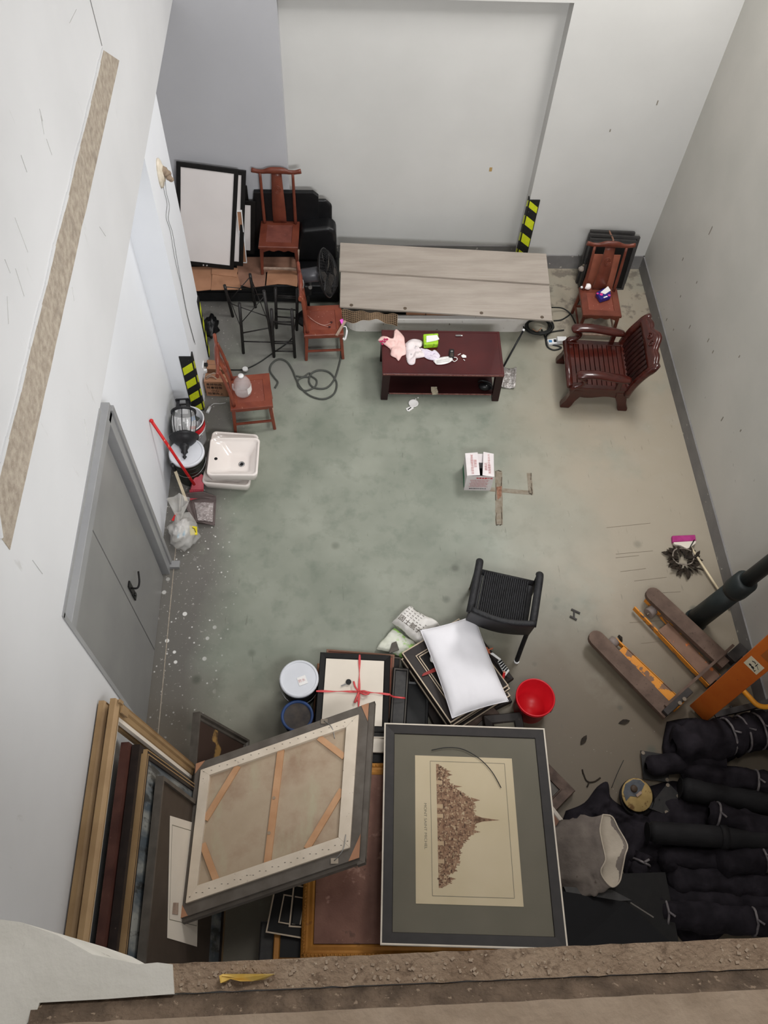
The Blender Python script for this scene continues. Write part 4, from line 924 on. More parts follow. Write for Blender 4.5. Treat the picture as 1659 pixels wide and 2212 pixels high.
guard('yellow and black corner guard on the far corner of left column, seen edge on', (XU, YC1, 0), (-1,0,0), (0,-1,0), .1, .08, .02, .87, 4, -.75, .12)
guard('yellow and black corner guard on the far wall behind the planks', (x1, YB, 0), (1,0,0), (0,1,0), .115, .06, .02, 1.0, 4, -.75, .62)
# ------------------------------------------------------------------ pails, lantern, sinks and cleaning things by the left wall
pail_w = mat('white pail plastic', (214,214,216), .4, (224,224,226), 6); pail_d = mat('dark green pail', (26,30,24), .4, (36,40,32), 12); layer(pail_d, 'noise', 30, .68, .70, (170,170,164), .8)
lid_w = mat('white pail lid', (206,208,214), .45, (214,216,222), 5)
def pail(name, label, c, r, h, bm_, lidm=None, cat='pail', handle=True, taper=.86, rim=None, inner=None):
    t = thing(name, label, cat, c)
    if lidm: prof = [(0,.004),(r*taper,.0),(r*taper+.002,.01),(r,h-.02),(r,h-.004),(0,h-.004)]
    else: prof = [(0,.0),(r*taper,.0),(r*taper+.002,.01),(r,h-.004),(r+.006,h-.004),(r+.006,h),(r-.006,h),(r-.008,h-.01),(r*taper-.008,.012),(0,.012)]
    mb = MB(); mb.lathe(prof, 36, c); mb.build('pail_body', bm_, t, True)
    for f in (.62, .80): mb = MB(); rr_ = r*(taper+(1-taper)*f); mb.lathe([(rr_-.002,h*f-.008),(rr_+.005,h*f-.006),(rr_+.005,h*f+.006),(rr_-.002,h*f+.008)], 36, c); mb.build('hoop', bm_, t, True)
    if lidm:
        mb = MB(); mb.lathe([(r*.90,h+.002),(r*.93,h+.009),(r*.98,h+.010),(r+.008,h+.002),(r+.008,h-.025),(r+.002,h-.025)], 36, c); mb.add([c+V(math.cos(a)*r*.905, math.sin(a)*r*.905, h+.003) for a in [2*math.pi*k/36 for k in range(36)]], [tuple(range(36))]); mb.build('lid', lidm, t, True)
    if handle:
        mb = MB(); mb.tube([c+V(math.cos(a)*(r+.012), math.sin(a)*(r+.012), h*.80-.10*max(0,math.sin(-a))) for a in [math.pi+math.pi*k/16 for k in range(17)]], .003, 6); mb.build('bail_handle', steel_m, t, True)
    return t
cP = at(409,1010,.0); c1_ = at(405,978,.40)
cD = V(c1_.x, at(408,1040,0).y+.15, 0)
HP = .40; lidc = at(403,977,HP); cD = V(max(lidc.x, XL+.19), lidc.y, 0)
pl_d = pail('paint_pail', 'dark green paint pail with white lid by the left wall, lantern lying across it', cD, .165, HP, pail_d, lid_w)
cW = at(405,905,.36); cW = V(max(cW.x, XL+.175), cW.y, 0)
pl_w = pail('paint_pail', 'white pail full of rubbish behind the dark green paint pail', cW, .16, .36, pail_w, None)
mb = MB(); mb.grid(10, 1, lambda u, v: cW+V(math.cos(-1.2+u*1.5)*.1635, math.sin(-1.2+u*1.5)*.1635, .26+.07*v)); mb.build('red_band', red_pl, pl_w, True)
# the rubbish in the white pail
rb_ = mat('crumpled paper', (206,204,206), .8, (222,220,222), 9)
def lump(name, m, label, cat, c, r, sc=(1,1,.7), seed=1.0, amp=.3, group=None, f=1.6, seg=22, rings=14):
    c = Vector(c); mb = MB()
    def fn(u, v):
        a = 2*math.pi*u; b = math.pi*v; d = V(math.cos(a)*math.sin(b), math.sin(a)*math.sin(b), -math.cos(b))
        k = 1+amp*(abs(noise.noise(d*f+V(seed,0,0)))*1.6-.3+.35*noise.noise(d*f*3+V(0,seed,0)))
        return c+V(d.x*r*sc[0]*k, d.y*r*sc[1]*k, max(-r*sc[2]*.85, d.z*r*sc[2]*k))
    mb.grid(seg, rings, fn, True, True); return single(mb, name, m, label, cat, group)
lump('crumpled_paper', rb_, 'crumpled white paper filling the white pail', 'paper', cW+V(0,0,.20), .135, (1,1,.75), 3.2, .3)
mb = MB(); mb.slab([cW+V(.02,.05,.33), cW+V(.06,.06,.345), cW+V(.075,.0,.345), cW+V(.035,-.01,.33)], (0,0,.012)); single(mb, 'blue_packet', mat('blue packet', (30,130,200), .4), 'small bright blue packet in the white pail', 'packet')
mb = MB(); mb.slab([cW+V(.07,.05,.34), cW+V(.12,.02,.345), cW+V(.10,-.02,.345), cW+V(.06,.02,.34)], (0,0,.01)); single(mb, 'grey_packet', cable_g, 'dark grey packet beside the blue one in the white pail', 'packet')
mb = MB(); mb.slab([cW+V(.03,-.11,.33), cW+V(.09,-.11,.33), cW+V(.09,-.09,.35), cW+V(.03,-.09,.35)], (0,0,.008)); single(mb, 'orange_packet', mat('orange packet', (196,80,50), .5), 'small orange packet at the rim of the white pail', 'packet')
# black lantern lying across the two pails
lt_m = mat('black lantern metal', (34,34,36), .45, (44,44,46), 16, metal=.3)
ln = thing('lantern', 'black glazed street lantern lying across the white lidded pail', 'lantern', cD+V(0,.1,HP))
tipP, baseP = at(399,993,HP+.02), at(396,868,HP+.16)
axl = (baseP-tipP); Ll = axl.length; axl.normalize(); LM = Matrix.Translation(tipP)@axl.to_track_quat('Z', 'Y').to_matrix().to_4x4()
k_ = Ll/.62
def lm(mb): mb.M = LM@Matrix.Scale(k_, 4); return mb
mb = lm(MB()); mb.lathe([(0,0),(.008,.01),(.022,.03),(.010,.045),(.014,.06),(.034,.075),(.030,.10),(.045,.125),(.050,.14),(.042,.15),(.060,.155),(.085,.17),(.115,.20),(.125,.225),(.145,.235),(.145,.245),(.12,.25),(.11,.265),(0,.265)], 24); mb.build('dome_cap', lt_m, ln, True)
mb = lm(MB())
for k in range(8):
    a = 2*math.pi*k/8; mb.tube([(math.cos(a)*r_, math.sin(a)*r_, z_) for r_, z_ in ((.10,.26),(.118,.34),(.122,.42),(.112,.50))], .0045, 6)
o_ = mb.build('cage_bars', lt_m, ln, True)
mb = lm(MB()); mb.lathe([(.10,.495),(.125,.50),(.125,.515),(.09,.53),(.085,.525),(.10,.505)], 24); mb.build('cage_ring', lt_m, ln, True)
mb = lm(MB())
for k in range(4):
    a = math.pi/4+math.pi*k/2; mb.bar((math.cos(a)*.075, math.sin(a)*.075, .52), (math.cos(a)*.06, math.sin(a)*.06, .62), .03, .008)
for k in range(4):
    a = math.pi/4+math.pi*k/2; b = a+math.pi/2; mb.bar((math.cos(a)*.085, math.sin(a)*.085, .62), (math.cos(b)*.085, math.sin(b)*.085, .62), .02, .012)
mb.build('base_bracket', lt_m, ln, True)
mb = lm(MB()); mb.lathe([(.104,.27),(.114,.34),(.117,.42),(.106,.495)], 32); mb.build('glass_globe', glass_m, ln, True)
mb = lm(MB())
for k in range(3):
    a = 2*math.pi*k/3; mb.tube([(0,0,.27),(math.cos(a)*.04,math.sin(a)*.04,.30),(math.cos(a)*.045,math.sin(a)*.045,.36)], .010, 8)
mb.tube([(0,0,.27),(0,0,.40)], .009, 8); mb.build('lamp_sockets', blk, ln, True)
# sinks
def sink(name, label, px, z0, h, tap=True):
    """px: the four rim corners far-left, far-right, near-right, near-left"""
    P = [at(u, v, z0+h) for u, v in px]; c = sum(P, Vector())/4; xx = ((P[1]-P[0])+(P[2]-P[3])); yy_ = ((P[0]-P[3])+(P[1]-P[2])); W_ = xx.length/2; D_ = yy_.length/2
    M_ = pose(V(c.x,c.y,z0), V(c.x,c.y,z0)+xx, V(c.x,c.y,z0)+yy_)
    t = thing(name, label, 'sink', mat=M_, group='white ceramic sinks')
    def L(x0, x1, y0, y1, r, z): return loop3(rr(x0, x1, y0, y1, r, 6), z)
    ix0 = -W_/2+(W_*.21)
    mb = MB(); vs, fs = shell([L(-W_/2+.05,W_/2-.05,-D_/2+.05,D_/2-.05,.05,0), L(-W_/2+.012,W_/2-.012,-D_/2+.012,D_/2-.012,.045,h*.35), L(-W_/2,W_/2,-D_/2,D_/2,.045,h-.012), L(-W_/2+.004,W_/2-.004,-D_/2+.004,D_/2-.004,.043,h-.002), L(-W_/2+.012,W_/2-.012,-D_/2+.012,D_/2-.012,.04,h), L(-W_/2+.022,W_/2-.022,-D_/2+.022,D_/2-.022,.04,h-.004), L(-W_/2+.026,W_/2-.026,-D_/2+.026,D_/2-.026,.04,h-.02), L(ix0,W_/2-.04,-D_/2+.04,D_/2-.04,.05,h-.024), L(ix0+.06,W_/2-.09,-D_/2+.10,D_/2-.10,.06,.05), L(ix0+.12,W_/2-.13,-D_/2+.14,D_/2-.14,.05,.042)], True, True)
    mb.add(vs, fs, True); mb.build('bowl', ceram, t)
    mb = MB(); mb.lathe([(.0,.046),(.018,.046),(.024,.052),(.030,.050),(.031,.044)], 20, (W_*.14, -.02, 0)); dr_ = mb.build('drain_ring', steel_m, t)
    mb = MB(); mb.disc((W_*.14,-.02,.047), .017, 16, (0,0,1), .002); mb.build('drain_hole', gap_m, dr_)
    mb = MB(); mb.disc((-W_/2+.075,-.02,h-.0225), .017, 16, (0,0,1), .003); mb.build('tap_hole', gap_m, t)
    return t
sink('sink', 'lower white ceramic sink, turned askew under the other one', [(448,931),(546,937),(553,1052),(446,1042)], .0, .15)
sink('sink', 'upper white ceramic sink with a drain, stacked on the lower one', [(455,944),(562,945),(556,1027),(444,1026)], .152, .16)
# cardboard boxes behind the chair by the column
def carton(name, label, px, h, mt, z0=0):
    P = [at(u, v, z0+h) for u, v in px]; c = sum(P, Vector())/4
    t = thing(name, label, 'box', (c.x, c.y, z0)); mb = MB(); mb.slab(P, (0,0,-h)); mb.build('carton_walls', mt, t, True, .003)
    mb = MB(); m1 = P3(P[0],P[3],.5); m2 = P3(P[1],P[2],.5); mb.bar(m1+V(0,0,.001), m2+V(0,0,.001), .006, .002); mb.build('lid_seam', card_d, t, True)
    return t, P
b1, P = carton('cardboard_box', 'brown cardboard box with black lettering behind the chair by the column', [(444,806),(490,808),(494,826),(440,824)], .24, card_m)
fr_ = pose(P[3], P[2], P[3]+V(0,0,1)); fr_.translation = P[3].lerp(P[2], .5)+V(0,-.004,0)
for k, s_ in enumerate(('易碎物品','轻拿轻放','小心','怕潮向上')):
    m_ = fr_.copy(); m_.translation = fr_.translation+V(-.03,0,-.045-.05*k); text(s_, b1, .042, Matrix.Translation(-b1.location)@m_, ink)
carton('cardboard_box', 'small plain cardboard box against the column below the wall socket', [(447,777),(493,779),(494,799),(446,797)], .12, card_m)
mb = MB(); mb.tube(smooth_path([at(444,815,.26),at(452,810,.28),at(463,806,.30),at(470,812,.26)],4), .008, 6); mb.tube(smooth_path([at(446,818,.25),at(456,812,.27),at(468,818,.25)],4), .007, 6); single(mb, 'dry_twig', worn_m, 'dry dark twig lying on the cardboard box', 'twig')
mb = MB(); c = at(451,884,0); mb.tube([at(448,891,.012), at(454,879,.012)], .018, 10); tg = single(mb, 'tag_bottle', white_pl, 'small clear tag on a thread beside the column foot', 'tag')
mb = MB(); mb.tube(smooth_path([at(454,878,.01),at(462,872,.004),at(476,872,.004),at(488,870,.004)],4), .003, 5); mb.build('thread', white_pl, tg, True)
mb = MB(); c = at(530,800,.02); mb.tube([c, c+V(0,0,.03)], .03, 16); single(mb, 'white_roll', white_pl, 'small white tape roll on the floor behind the water bottle', 'roll')
lump('black_bag', leather, 'crumpled black plastic bag on the floor behind the left column', 'bag', at(456,705,.09), .11, (.7,1.3,.8), 8.0, .5)
# broom, stick, dustpan, bag
tp = V(XL+.02, at(327,909,1.0).y, 0); tp = atx(327,909,XL+.02)
bt = at(420,1047,.16)
br = thing('broom', 'red broom leaning on the left wall, head down by the dustpan', 'broom', at(425,1075))
mb = MB(); mb.tube([tp, bt], .014, 10); mb.build('pole', redh, br, True)
mb = MB(); mb.sphere(tp, .019); mb.build('hang_cap', redh, br, True)
mb = MB(); P = [at(u, v, z) for u, v, z in ((430,1024,.17),(440,1035,.13),(440,1060,.06),(432,1078,.01),(411,1082,.01),(411,1060,.06),(416,1045,.14))]
mb.slab(P, (.0,.03,.012)); hd_ = mb.build('brush_head', redv, br, True, .006)
mb = MB()
for k in range(16):
    a = P3(P[4], P[3], k/15); b = P3(P[5], P[2], k/15); mb.bar(a+V(0,.0,.016), b+V(0,0,.02), .006, .006)
mb.build('bristles', redv, hd_, True)['kind'] = 'stuff'
mb = MB(); mb.bar(at(378,1016,.32), at(409,1100,.012), .028, .014); st_ = single(mb, 'wood_stick', mat('pale wood strip', (186,172,146), .7, (200,186,160), 10), 'thin pale wooden strip leaning on the dark green paint pail', 'stick')
mb = MB(); mb.tube([at(371,1003,.40), at(378,1016,.32)], .02, 8); mb.build('black_grip', blk, st_, True)
dp_m = mat('brown dustpan plastic', (86,74,72), .5, (100,88,86), 10); dust = mat('swept dust', (170,160,158), .95, (130,120,118), 26); layer(dust, 'noise', 60, .55, .62, (206,200,198), .8)
dp = thing('dustpan', 'open brown dustpan full of pale swept dust by the left wall', 'dustpan', at(440,1108))
a, b, c, d = at(413,1082,.005), at(467,1082,.005), at(464,1134,.005), at(424,1130,.005)
mb = MB(); mb.slab([a,b,c,d], (0,0,.006)); mb.build('pan_floor', dp_m, dp, True)
mb = MB(); mb.slab([a,b,b+V(0,.03,.03),P3(a,b,.5)+V(0,.04,.10),a+V(-.03,.03,.09)], (0,.008,0)); mb.slab([a,d,d+V(-.02,0,.02),P3(a,d,.4)+V(-.06,0,.08),a+V(-.03,.03,.09)], (-.008,0,0)); mb.slab([d,c,c+V(0,-.01,.01),P3(d,c,.4)+V(0,-.02,.07),d+V(-.02,-.01,.06)], (0,-.006,0)); mb.build('pan_wall', dp_m, dp, True)
def duf(u, v):
    q = P3(P3(a,b,.12+.78*u), P3(d,c,.12+.78*u), .10+.8*v); return q+V(0,0,.010+.028*math.sin(math.pi*u)*math.sin(math.pi*v)+.012*abs(noise.noise(q*30)))
mb = MB(); mb.grid(16, 16, duf); du_ = mb.build('dust_heap', dust, dp, True); du_['kind'] = 'stuff'
bag_m = mat('milky bag film', (200,196,190), .3, (226,224,220), 7, alpha=.42); bagc = at(394,1152,.10); bagc = V(max(bagc.x, XL+.215), bagc.y, 0)
bg = lump('plastic_bag', bag_m, 'milky plastic bag of rubbish on the floor beside the door', 'bag', bagc+V(0,0,.125), .135, (.95,1.2,1.0), 7.3, .4, None, 1.9, 30, 20)
mb = MB()
def neck(u, v): a_ = 2*math.pi*u; r_ = .05+.09*v; return bagc+V(-.03+math.cos(a_)*r_*(.6+.3*math.sin(3*a_)), .10+.10*v+math.sin(a_)*r_*.7, .24+.10*v+.02*math.sin(5*a_))
mb.grid(20, 4, neck, True, True); mb.build('bag_mouth', bag_m, bg, True)
lump('crumpled_paper', paper_m, 'white crumpled paper inside the milky plastic bag', 'paper', bagc+V(-.01,0.02,.14), .075, (1,1.2,.7), 1.4, .5)
mb = MB(); q = bagc+V(.07,.02,.20); mb.slab([q, q+V(.07,-.01,.0), q+V(.075,-.08,-.03), q+V(.01,-.09,-.02)], (0,0,.01)); yb_ = single(mb, 'yellow_wrapper', mat('yellow wrapper', (214,196,40), .5), 'bright yellow wrapper poking out of the milky plastic bag', 'wrapper')
mb = MB(); mb.tube([q+V(.02,-.02,.012), q+V(.05,-.035,.008), q+V(.06,-.065,-.006)], .003, 6); mb.build('black_line', ink, yb_, True)
mb = MB(); q = bagc+V(-.05,-.07,.13); mb.slab([q, q+V(.08,.02,.03), q+V(.07,.07,.05), q+V(.0,.06,.03)], (0,-.01,.012)); single(mb, 'blue_wrapper', mat('pale blue wrapper', (150,200,224), .5), 'pale blue wrapper inside the milky plastic bag', 'wrapper')
mb = MB(); q = bagc+V(-.09,.06,.24); mb.bar(q, q+V(.03,.07,.01), .02, .01); single(mb, 'red_scrap', redh, 'small red scrap at the top of the milky plastic bag', 'scrap')
# ------------------------------------------------------------------ right side: squeegee, leaves, pole, stacker, bucket
sq = thing('floor_squeegee', 'floor squeegee with magenta pad and long pale pole by the right wall', 'squeegee', at(1480,1180))
mb = MB(); mb.slab([at(u, v, .04) for u, v in ((1452,1157),(1502,1155),(1504,1168),(1453,1171))], (0,0,-.035)); mb.build('pad', mat('magenta foam', (156,44,110), .8, (170,56,124), 20), sq, True, .006)
mb = MB(); mb.slab([at(u, v, .05) for u, v in ((1455,1171),(1504,1168),(1503,1174),(1490,1183),(1484,1185),(1470,1178),(1457,1176))], (0,0,-.03)); mb.build('head', cream, sq, True, .004)
mb = MB(); mb.tube([at(1492,1182,.04), at(1577,1312,.03)], .012, 8); mb.build('pole', mat('pale pole', (206,190,160), .5), sq, True)
mb = MB(); mb.tube([at(1490,1183,.05), at(1500,1166,.06), at(1494,1176,.06)], .005, 6); mb.build('wire', cable_g, sq, True)
leaf_m = mat('dry dark leaf', (30,24,17), .8, (46,36,26), 20); ring_m = mat('bark ring', (150,140,128), .8, (110,100,90), 30)
wr = thing('leaf_wreath', 'wreath of dried dark leaves lying beside the squeegee', 'wreath', at(1478,1212))
lmesh = None
def leaf_mesh():
    mb = MB(); prof = [(0,0),(.02,.012),(.05,.022),(.08,.016),(.11,0),(.08,-.016),(.05,-.022),(.02,-.012)]
    mb.slab([(x, y, .01*math.sin(x*25)) for x, y in prof], (0,0,.002)); return mb
for k in range(90):
    a = random.uniform(0, 2*math.pi); r_ = random.uniform(.03,.115); c = at(1477,1212,.012+random.uniform(0,.03)); 
    if k == 0: lf_ = leaf_mesh().build('leaf', leaf_m, wr); o = lf_
    else: o = lf_.copy(); COL.objects.link(o)
    o.location = c-wr.location+V(math.cos(a)*r_*1.15, math.sin(a)*r_, 0); o.rotation_euler = (random.uniform(-.5,.5), random.uniform(-.4,.3), a+random.uniform(-.8,.8)); s_ = random.uniform(.5,.95); o.scale = (s_, s_, 1)
mb = MB(); c = at(1476,1202,.05); mb.tube([c+V(math.cos(a)*.105, math.sin(a)*.095, .01*math.sin(3*a)) for a in [2*math.pi*k/32 for k in range(33)]], .007, 7, 1, False); mb.build('ring', ring_m, wr, True)
# dark lamp pole leaning on the right wall
pp = at(1503,1340,.02); tw = atx(1659+95,1217-72,XR-.12)
pole_m = mat('dark green pole paint', (30,36,36), .5, (38,44,44), 8)
po = thing('lamp_post', 'thick dark green post leaning over to the right wall', 'post', pp)
j1 = P3(pp, tw, .40)
d_ = (tw-pp).normalized()
ray_j = at(1600,1262,0); 
def on_line(u):   # the point of the pole whose image column is u
    best = None
    for k in range(1001):
        p = P3(pp, tw, k/1000); q = p-EYE; x = q.dot(cr); z = q.dot(cf); uu = W0/2+F*x/z
        if best is None or abs(uu-u) < best[0]: best = (abs(uu-u), p)
    return best[1]
jA, jB = on_line(1592), on_line(1612)
mb = MB(); mb.tube([pp, jA], [.098,.092], 24); mb.build('sleeve', pole_m, po, True)
mb = MB(); mb.tube([jA-d_*.06, jA, jB, jB+d_*.02], [.10,.108,.104,.075], 24); mb.build('collar', pole_m, po, True)
mb = MB(); mb.tube([jB, tw], [.066,.062], 20); mb.build('shaft', pole_m, po, True)
mb = MB(); mb.tube([pp-d_*.03+V(0,0,.02), pp+d_*.02], [.11,.108], 20); mb.build('foot', br_m if False else pole_m, po, True)
# hand stacker
rust = mat('rusty brown steel', (84,66,56), .7, (104,84,72), 8, bump=.15, bscale=60); layer(rust, 'noise', 40, .6, .68, (60,46,38), .7)
orange = mat('worn orange paint', (204,128,36), .5, (212,138,44), 5); layer(orange, 'noise', 6, .53, .55, (112,86,70), .95); layer(orange, 'noise', 30, .70, .72, (90,60,44), .8)
orange_r = mat('rusted orange paint', (112,84,68), .6, (126,96,78), 8); layer(orange_r, 'noise', 7, .60, .63, (190,100,40), .9)
orange_c = mat('orange paint', (188,92,30), .5, (198,104,36), 4); layer(orange_c, 'noise', 12, .68, .72, (120,60,34), .7)
yellowp = mat('yellow orange paint', (214,140,30), .45, (222,150,40), 6)
blk_st = mat('greasy black steel', (38,34,32), .55, (52,46,44), 14)
sk = thing('hand_stacker', 'orange hand pallet stacker with rusty forks at the right', 'pallet stacker', at(1540,1480))
ZF = .17
def forkbar(p, q, w_, z, th, name, m, tip=True):
    a, b = at(*p, z), at(*q, z); a.z = b.z = z; d_ = (b-a).normalized(); n_ = V(-d_.y, d_.x, 0)
    tipp = [a+n_*w_*.5*math.sin(t_)*1.0-d_*w_*.5*math.cos(t_)*1.0+d_*w_*.5 for t_ in [math.pi/2-math.pi*k/8 for k in range(9)]]
    poly = tipp+[b-n_*w_*.5, b+n_*w_*.5]
    mb = MB(); mb.slab(poly, (0,0,-th)); return mb.build(name, m, sk, True, .004), a, b, d_, n_
f1_, a1, b1_, d1, n1 = forkbar((1277,1365), (1448,1540), .15, ZF, .05, 'fork', rust)
f2_, a2, b2_, d2, n2 = forkbar((1400,1272), (1572,1432), .15, ZF, .05, 'fork', rust)
# straddle legs: one on the inner side of each fork, with a load roller near the tip
for (p, q, w_, rl, o_) in (((1330,1392),(1470,1525),.10,(1318,1384),0), ((1390,1308),(1545,1470),.15,(1404,1314),1)):
    a, b = at(*p, .09), at(*q, .09); a.z = b.z = .09; dd = (b-a).normalized(); nn = V(-dd.y, dd.x, 0)
    mb = MB(); s0 = .26 if o_ else .06
    mb.slab([a+dd*s0+nn*w_*.5, a+dd*s0-nn*w_*.5, b-nn*w_*.5, b+nn*w_*.5], (0,0,-.012)); lg = mb.build('straddle_leg', orange_r if o_ else orange, sk, True)
    for sg in (-1, 1):
        mb = MB(); mb.slab([a+dd*(-.04)+nn*(sg*w_*.5-.008), a+dd*(-.04)+nn*(sg*w_*.5+.008), b+nn*(sg*w_*.5+.008), b+nn*(sg*w_*.5-.008)], (0,0,-.06)); mb.build('leg_side', orange, lg, True, .003)
    mb = MB(); rc = at(*rl, .055)+dd*.03; mb.tube([rc-nn*w_*.36, rc+nn*w_*.36], .05, 20); mb.build('load_roller', mat('grey nylon roller', (128,116,110), .5) if not o_ else MATS['grey nylon roller'], sk, True)
    mb = MB(); mb.tube([rc-nn*w_*.5, rc+nn*w_*.5], .012, 8); mb.build('axle', scr_m, sk, True)
# carriage across the fork heels
hA, hB_ = at(1436,1552,.13), at(1592,1411,.13); hA.z = hB_.z = .17; cx_d = (hB_-hA).normalized(); cn = V(-cx_d.y, cx_d.x, 0); cn = cn if cn.dot(d1) < 0 else -cn
mb = MB(); mb.bar(hA+cn*.03, P3(hA,hB_,.34)+cn*.03, .06, .10); mb.build('heel_block', blk_st, sk, True, .006)
mb = MB(); mb.bar(P3(hA,hB_,.86)+cn*.0, hB_+cn*.0+cx_d*.05, .10, .10); mb.build('heel_block', blk_st, sk, True, .006)
mb = MB(); mb.bar(P3(hA,hB_,.06)+cn*.07+V(0,0,.0), hB_+cn*.07, .025, .05); mb.build('carriage_bar', rust, sk, True)
mb = MB(); mb.bar(P3(hA,hB_,.60)-cn*.06, P3(hA,hB_,.97)-cn*.06, .03, .06); mb.build('carriage_bar', blk_st, sk, True)
for k in (.16, .22):
    mb = MB(); c = P3(hA,hB_,k)+cn*.01+V(0,0,.055); mb.disc(c, .018, 10, (0,0,1), .02); mb.build('bolt', scr_m, sk, True)
# mast: upright channels whose broad left side faces the camera
mb0 = at(1508,1541,.04); mast_w = .13
side_d = cn                                                           # along the forks
for off, nm in ((0.0,'mast_channel'), (.44,'mast_channel')):
    base = mb0+cx_d*off; base.z = .04
    mb = MB(); mb.box(base+side_d*(mast_w/2)*0+V(0,0,.92), (.045, mast_w*1.45, 1.8), Matrix((cx_d, side_d, V(0,0,1))).transposed()); mc = mb.build(nm, orange_c, sk, True, .006)
    if off == 0:
        face = -cx_d
        fm2 = Matrix((V(0,0,1), side_d, V(0,0,1).cross(side_d))).transposed().to_4x4()
        fm2 = Matrix((-side_d, V(0,0,1), face)).transposed().to_4x4()
        c = base+face*.0235+V(0,0,1.22)
        fm2.translation = c
        mb = MB(); mb.M = fm2; mb.box((0,0,.001), (.125,.14,.002)); stk = mb.build('warning_sticker', mat('sticker paper', (206,196,170), .5), sk, True)
        mb = MB(); mb.M = fm2
        mb.disc((-.02,-.025,.003), .012, 10); mb.disc((.005,-.03,.003), .014, 10); mb.bar((-.03,.03,.003),(-.01,.045,.003),.008,.002,(0,0,1)); mb.bar((-.01,.045,.003),(.0,.03,.003),.006,.002,(0,0,1)); mb.bar((.012,.05,.003),(.012,.005,.003),.006,.002,(0,0,1)); mb.bar((.012,.03,.003),(.045,.0,.003),.003,.002,(0,0,1)); mb.bar((.015,-.04,.003),(.035,-.05,.003),.006,.002,(0,0,1)); mb.bar((.035,-.03,.003),(.035,-.055,.003),.005,.002,(0,0,1))
        mb.build('sticker_print', ink, stk, True)
        mb = MB(); mb.M = fm2; mb.box((.03,.24,.001), (.10,.16,.002)); mb.build('primer_patch', mat('brown primer', (150,84,36), .6), sk, True)
mb = MB(); mb.bar(mb0+cx_d*.02+V(0,0,.03), mb0+cx_d*.5+V(0,0,.03), .10, .06); mb.build('base_beam', blk_st, sk, True)
mb = MB(); mb.bar(mb0+cx_d*.25+V(0,0,.1), mb0+cx_d*.25+V(0,0,1.7), .06, .06); mb.build('hydraulic_ram', steel_m, sk, True)
hp = [at(1602,1488,.40), at(1618,1505,.42), at(1635,1522,.42), at(1652,1527,.42), at(1672,1525,.42)]
mb = MB(); mb.tube(smooth_path(hp,5), .022, 10); mb.build('push_handle', yellowp, sk, True)
mb = MB(); mb.bar(mb0-cn*.10+cx_d*.05+V(0,0,.10), mb0-cn*.32+cx_d*.45+V(0,0,.25), .05, .05); mb.build('rear_stay', blk_st, sk, True)
mb = MB(); mb.tube(smooth_path([at(1578,1525,.15),at(1590,1545,.12),at(1605,1560,.08),at(1622,1558,.06),at(1634,1542,.08)],5), .010, 8); mb.build('hose', cable_m, sk, True)
# small things on the floor
mb = MB(); a = at(1232,1338,.006)
mb = MB(); mb.bar(at(1234,1316,.008), at(1253,1325,.008), .018, .010); mb.bar(at(1231,1331,.008), at(1246,1339,.008), .018, .010); mb.bar(at(1240,1319,.008), at(1240,1335,.008), .014, .010); single(mb, 'metal_bracket', blk_st, 'small H shaped dark metal bracket on the floor between chair and stacker', 'bracket')
for (u, v, an, lb) in ((1347,1560,.2,'single dark leaf on the floor below the stacker forks'),(1260,1600,.9,'single dark leaf on the floor right of the big print')):
    mb = MB(); mb.M = Matrix.Translation(at(u, v, .003))@Matrix.Rotation(an, 4, 'Z')@Matrix.Translation((-.05,0,0)); q = leaf_mesh(); mb.add(q.v, q.f); single(mb, 'dry_leaf', leaf_m, lb, 'leaf')
mb = MB()
for pth in ([(1260,1670),(1266,1685),(1272,1690),(1268,1700)],[(1272,1690),(1285,1688),(1297,1680)],[(1258,1662),(1260,1672)]): mb.tube(smooth_path([at(*p,.008) for p in pth],4), .006, 6)
single(mb, 'dry_twig', leaf_m, 'forked dry twig on the floor left of the rusty disc', 'twig')
mb = MB(); mb.tube(smooth_path([at(1321,1702,.06),at(1333,1672,.10),at(1347,1642,.12)],4), .003, 5); single(mb, 'thin_wire', cable_m, 'thin straight wire standing beside the rusty disc', 'wire')
mb = MB(); q = at(1336,1373,.01); mb.tube([at(1336,1373,.01), at(1341,1378,.012), at(1343,1386,.01)], [.012,.016,.008], 7); single(mb, 'dark_scrap', leaf_m, 'small dark scrap beside the left fork roller', 'scrap')
rbk = thing('red_bucket', 'empty bright red plastic bucket on the floor', 'bucket', V(at(1157,1506,.30).x, at(1157,1506,.30).y, 0))
rc = rbk.location.copy(); hR = .30
mb = MB(); mb.lathe([(0,.0),(.138,.0),(.142,.01),(.160,hR-.02),(.168,hR-.018),(.170,hR-.006),(.164,hR),(.156,hR-.004),(.136,.014),(0,.012)], 44, rc); mb.build('bucket_body', red_pl, rbk, True)
mb = MB(); mb.lathe([(.161,hR-.045),(.1665,hR-.04),(.1665,hR-.034),(.161,hR-.03)], 44, rc); mb.build('rim_rib', red_pl, rbk, True)
mb = MB(); mb.tube([rc+V(math.cos(a)*.172, math.sin(a)*.172, hR-.03-.05*math.sin(a-(-.9))) for a in [-.9+math.pi*k/16*.35 for k in range(17)]], .003, 6); mb.build('wire_handle', steel_m, rbk, True)
# ------------------------------------------------------------------ wicker armchair, pillow, bags and the frame stacks in front
wick = mat('black woven resin', (22,22,24), .5, (34,34,37), 30, bump=.4, bscale=120)
wc = [at(u, v, .44) for u, v in ((1040,1245),(1145,1262),(1128,1345),(1028,1330))]
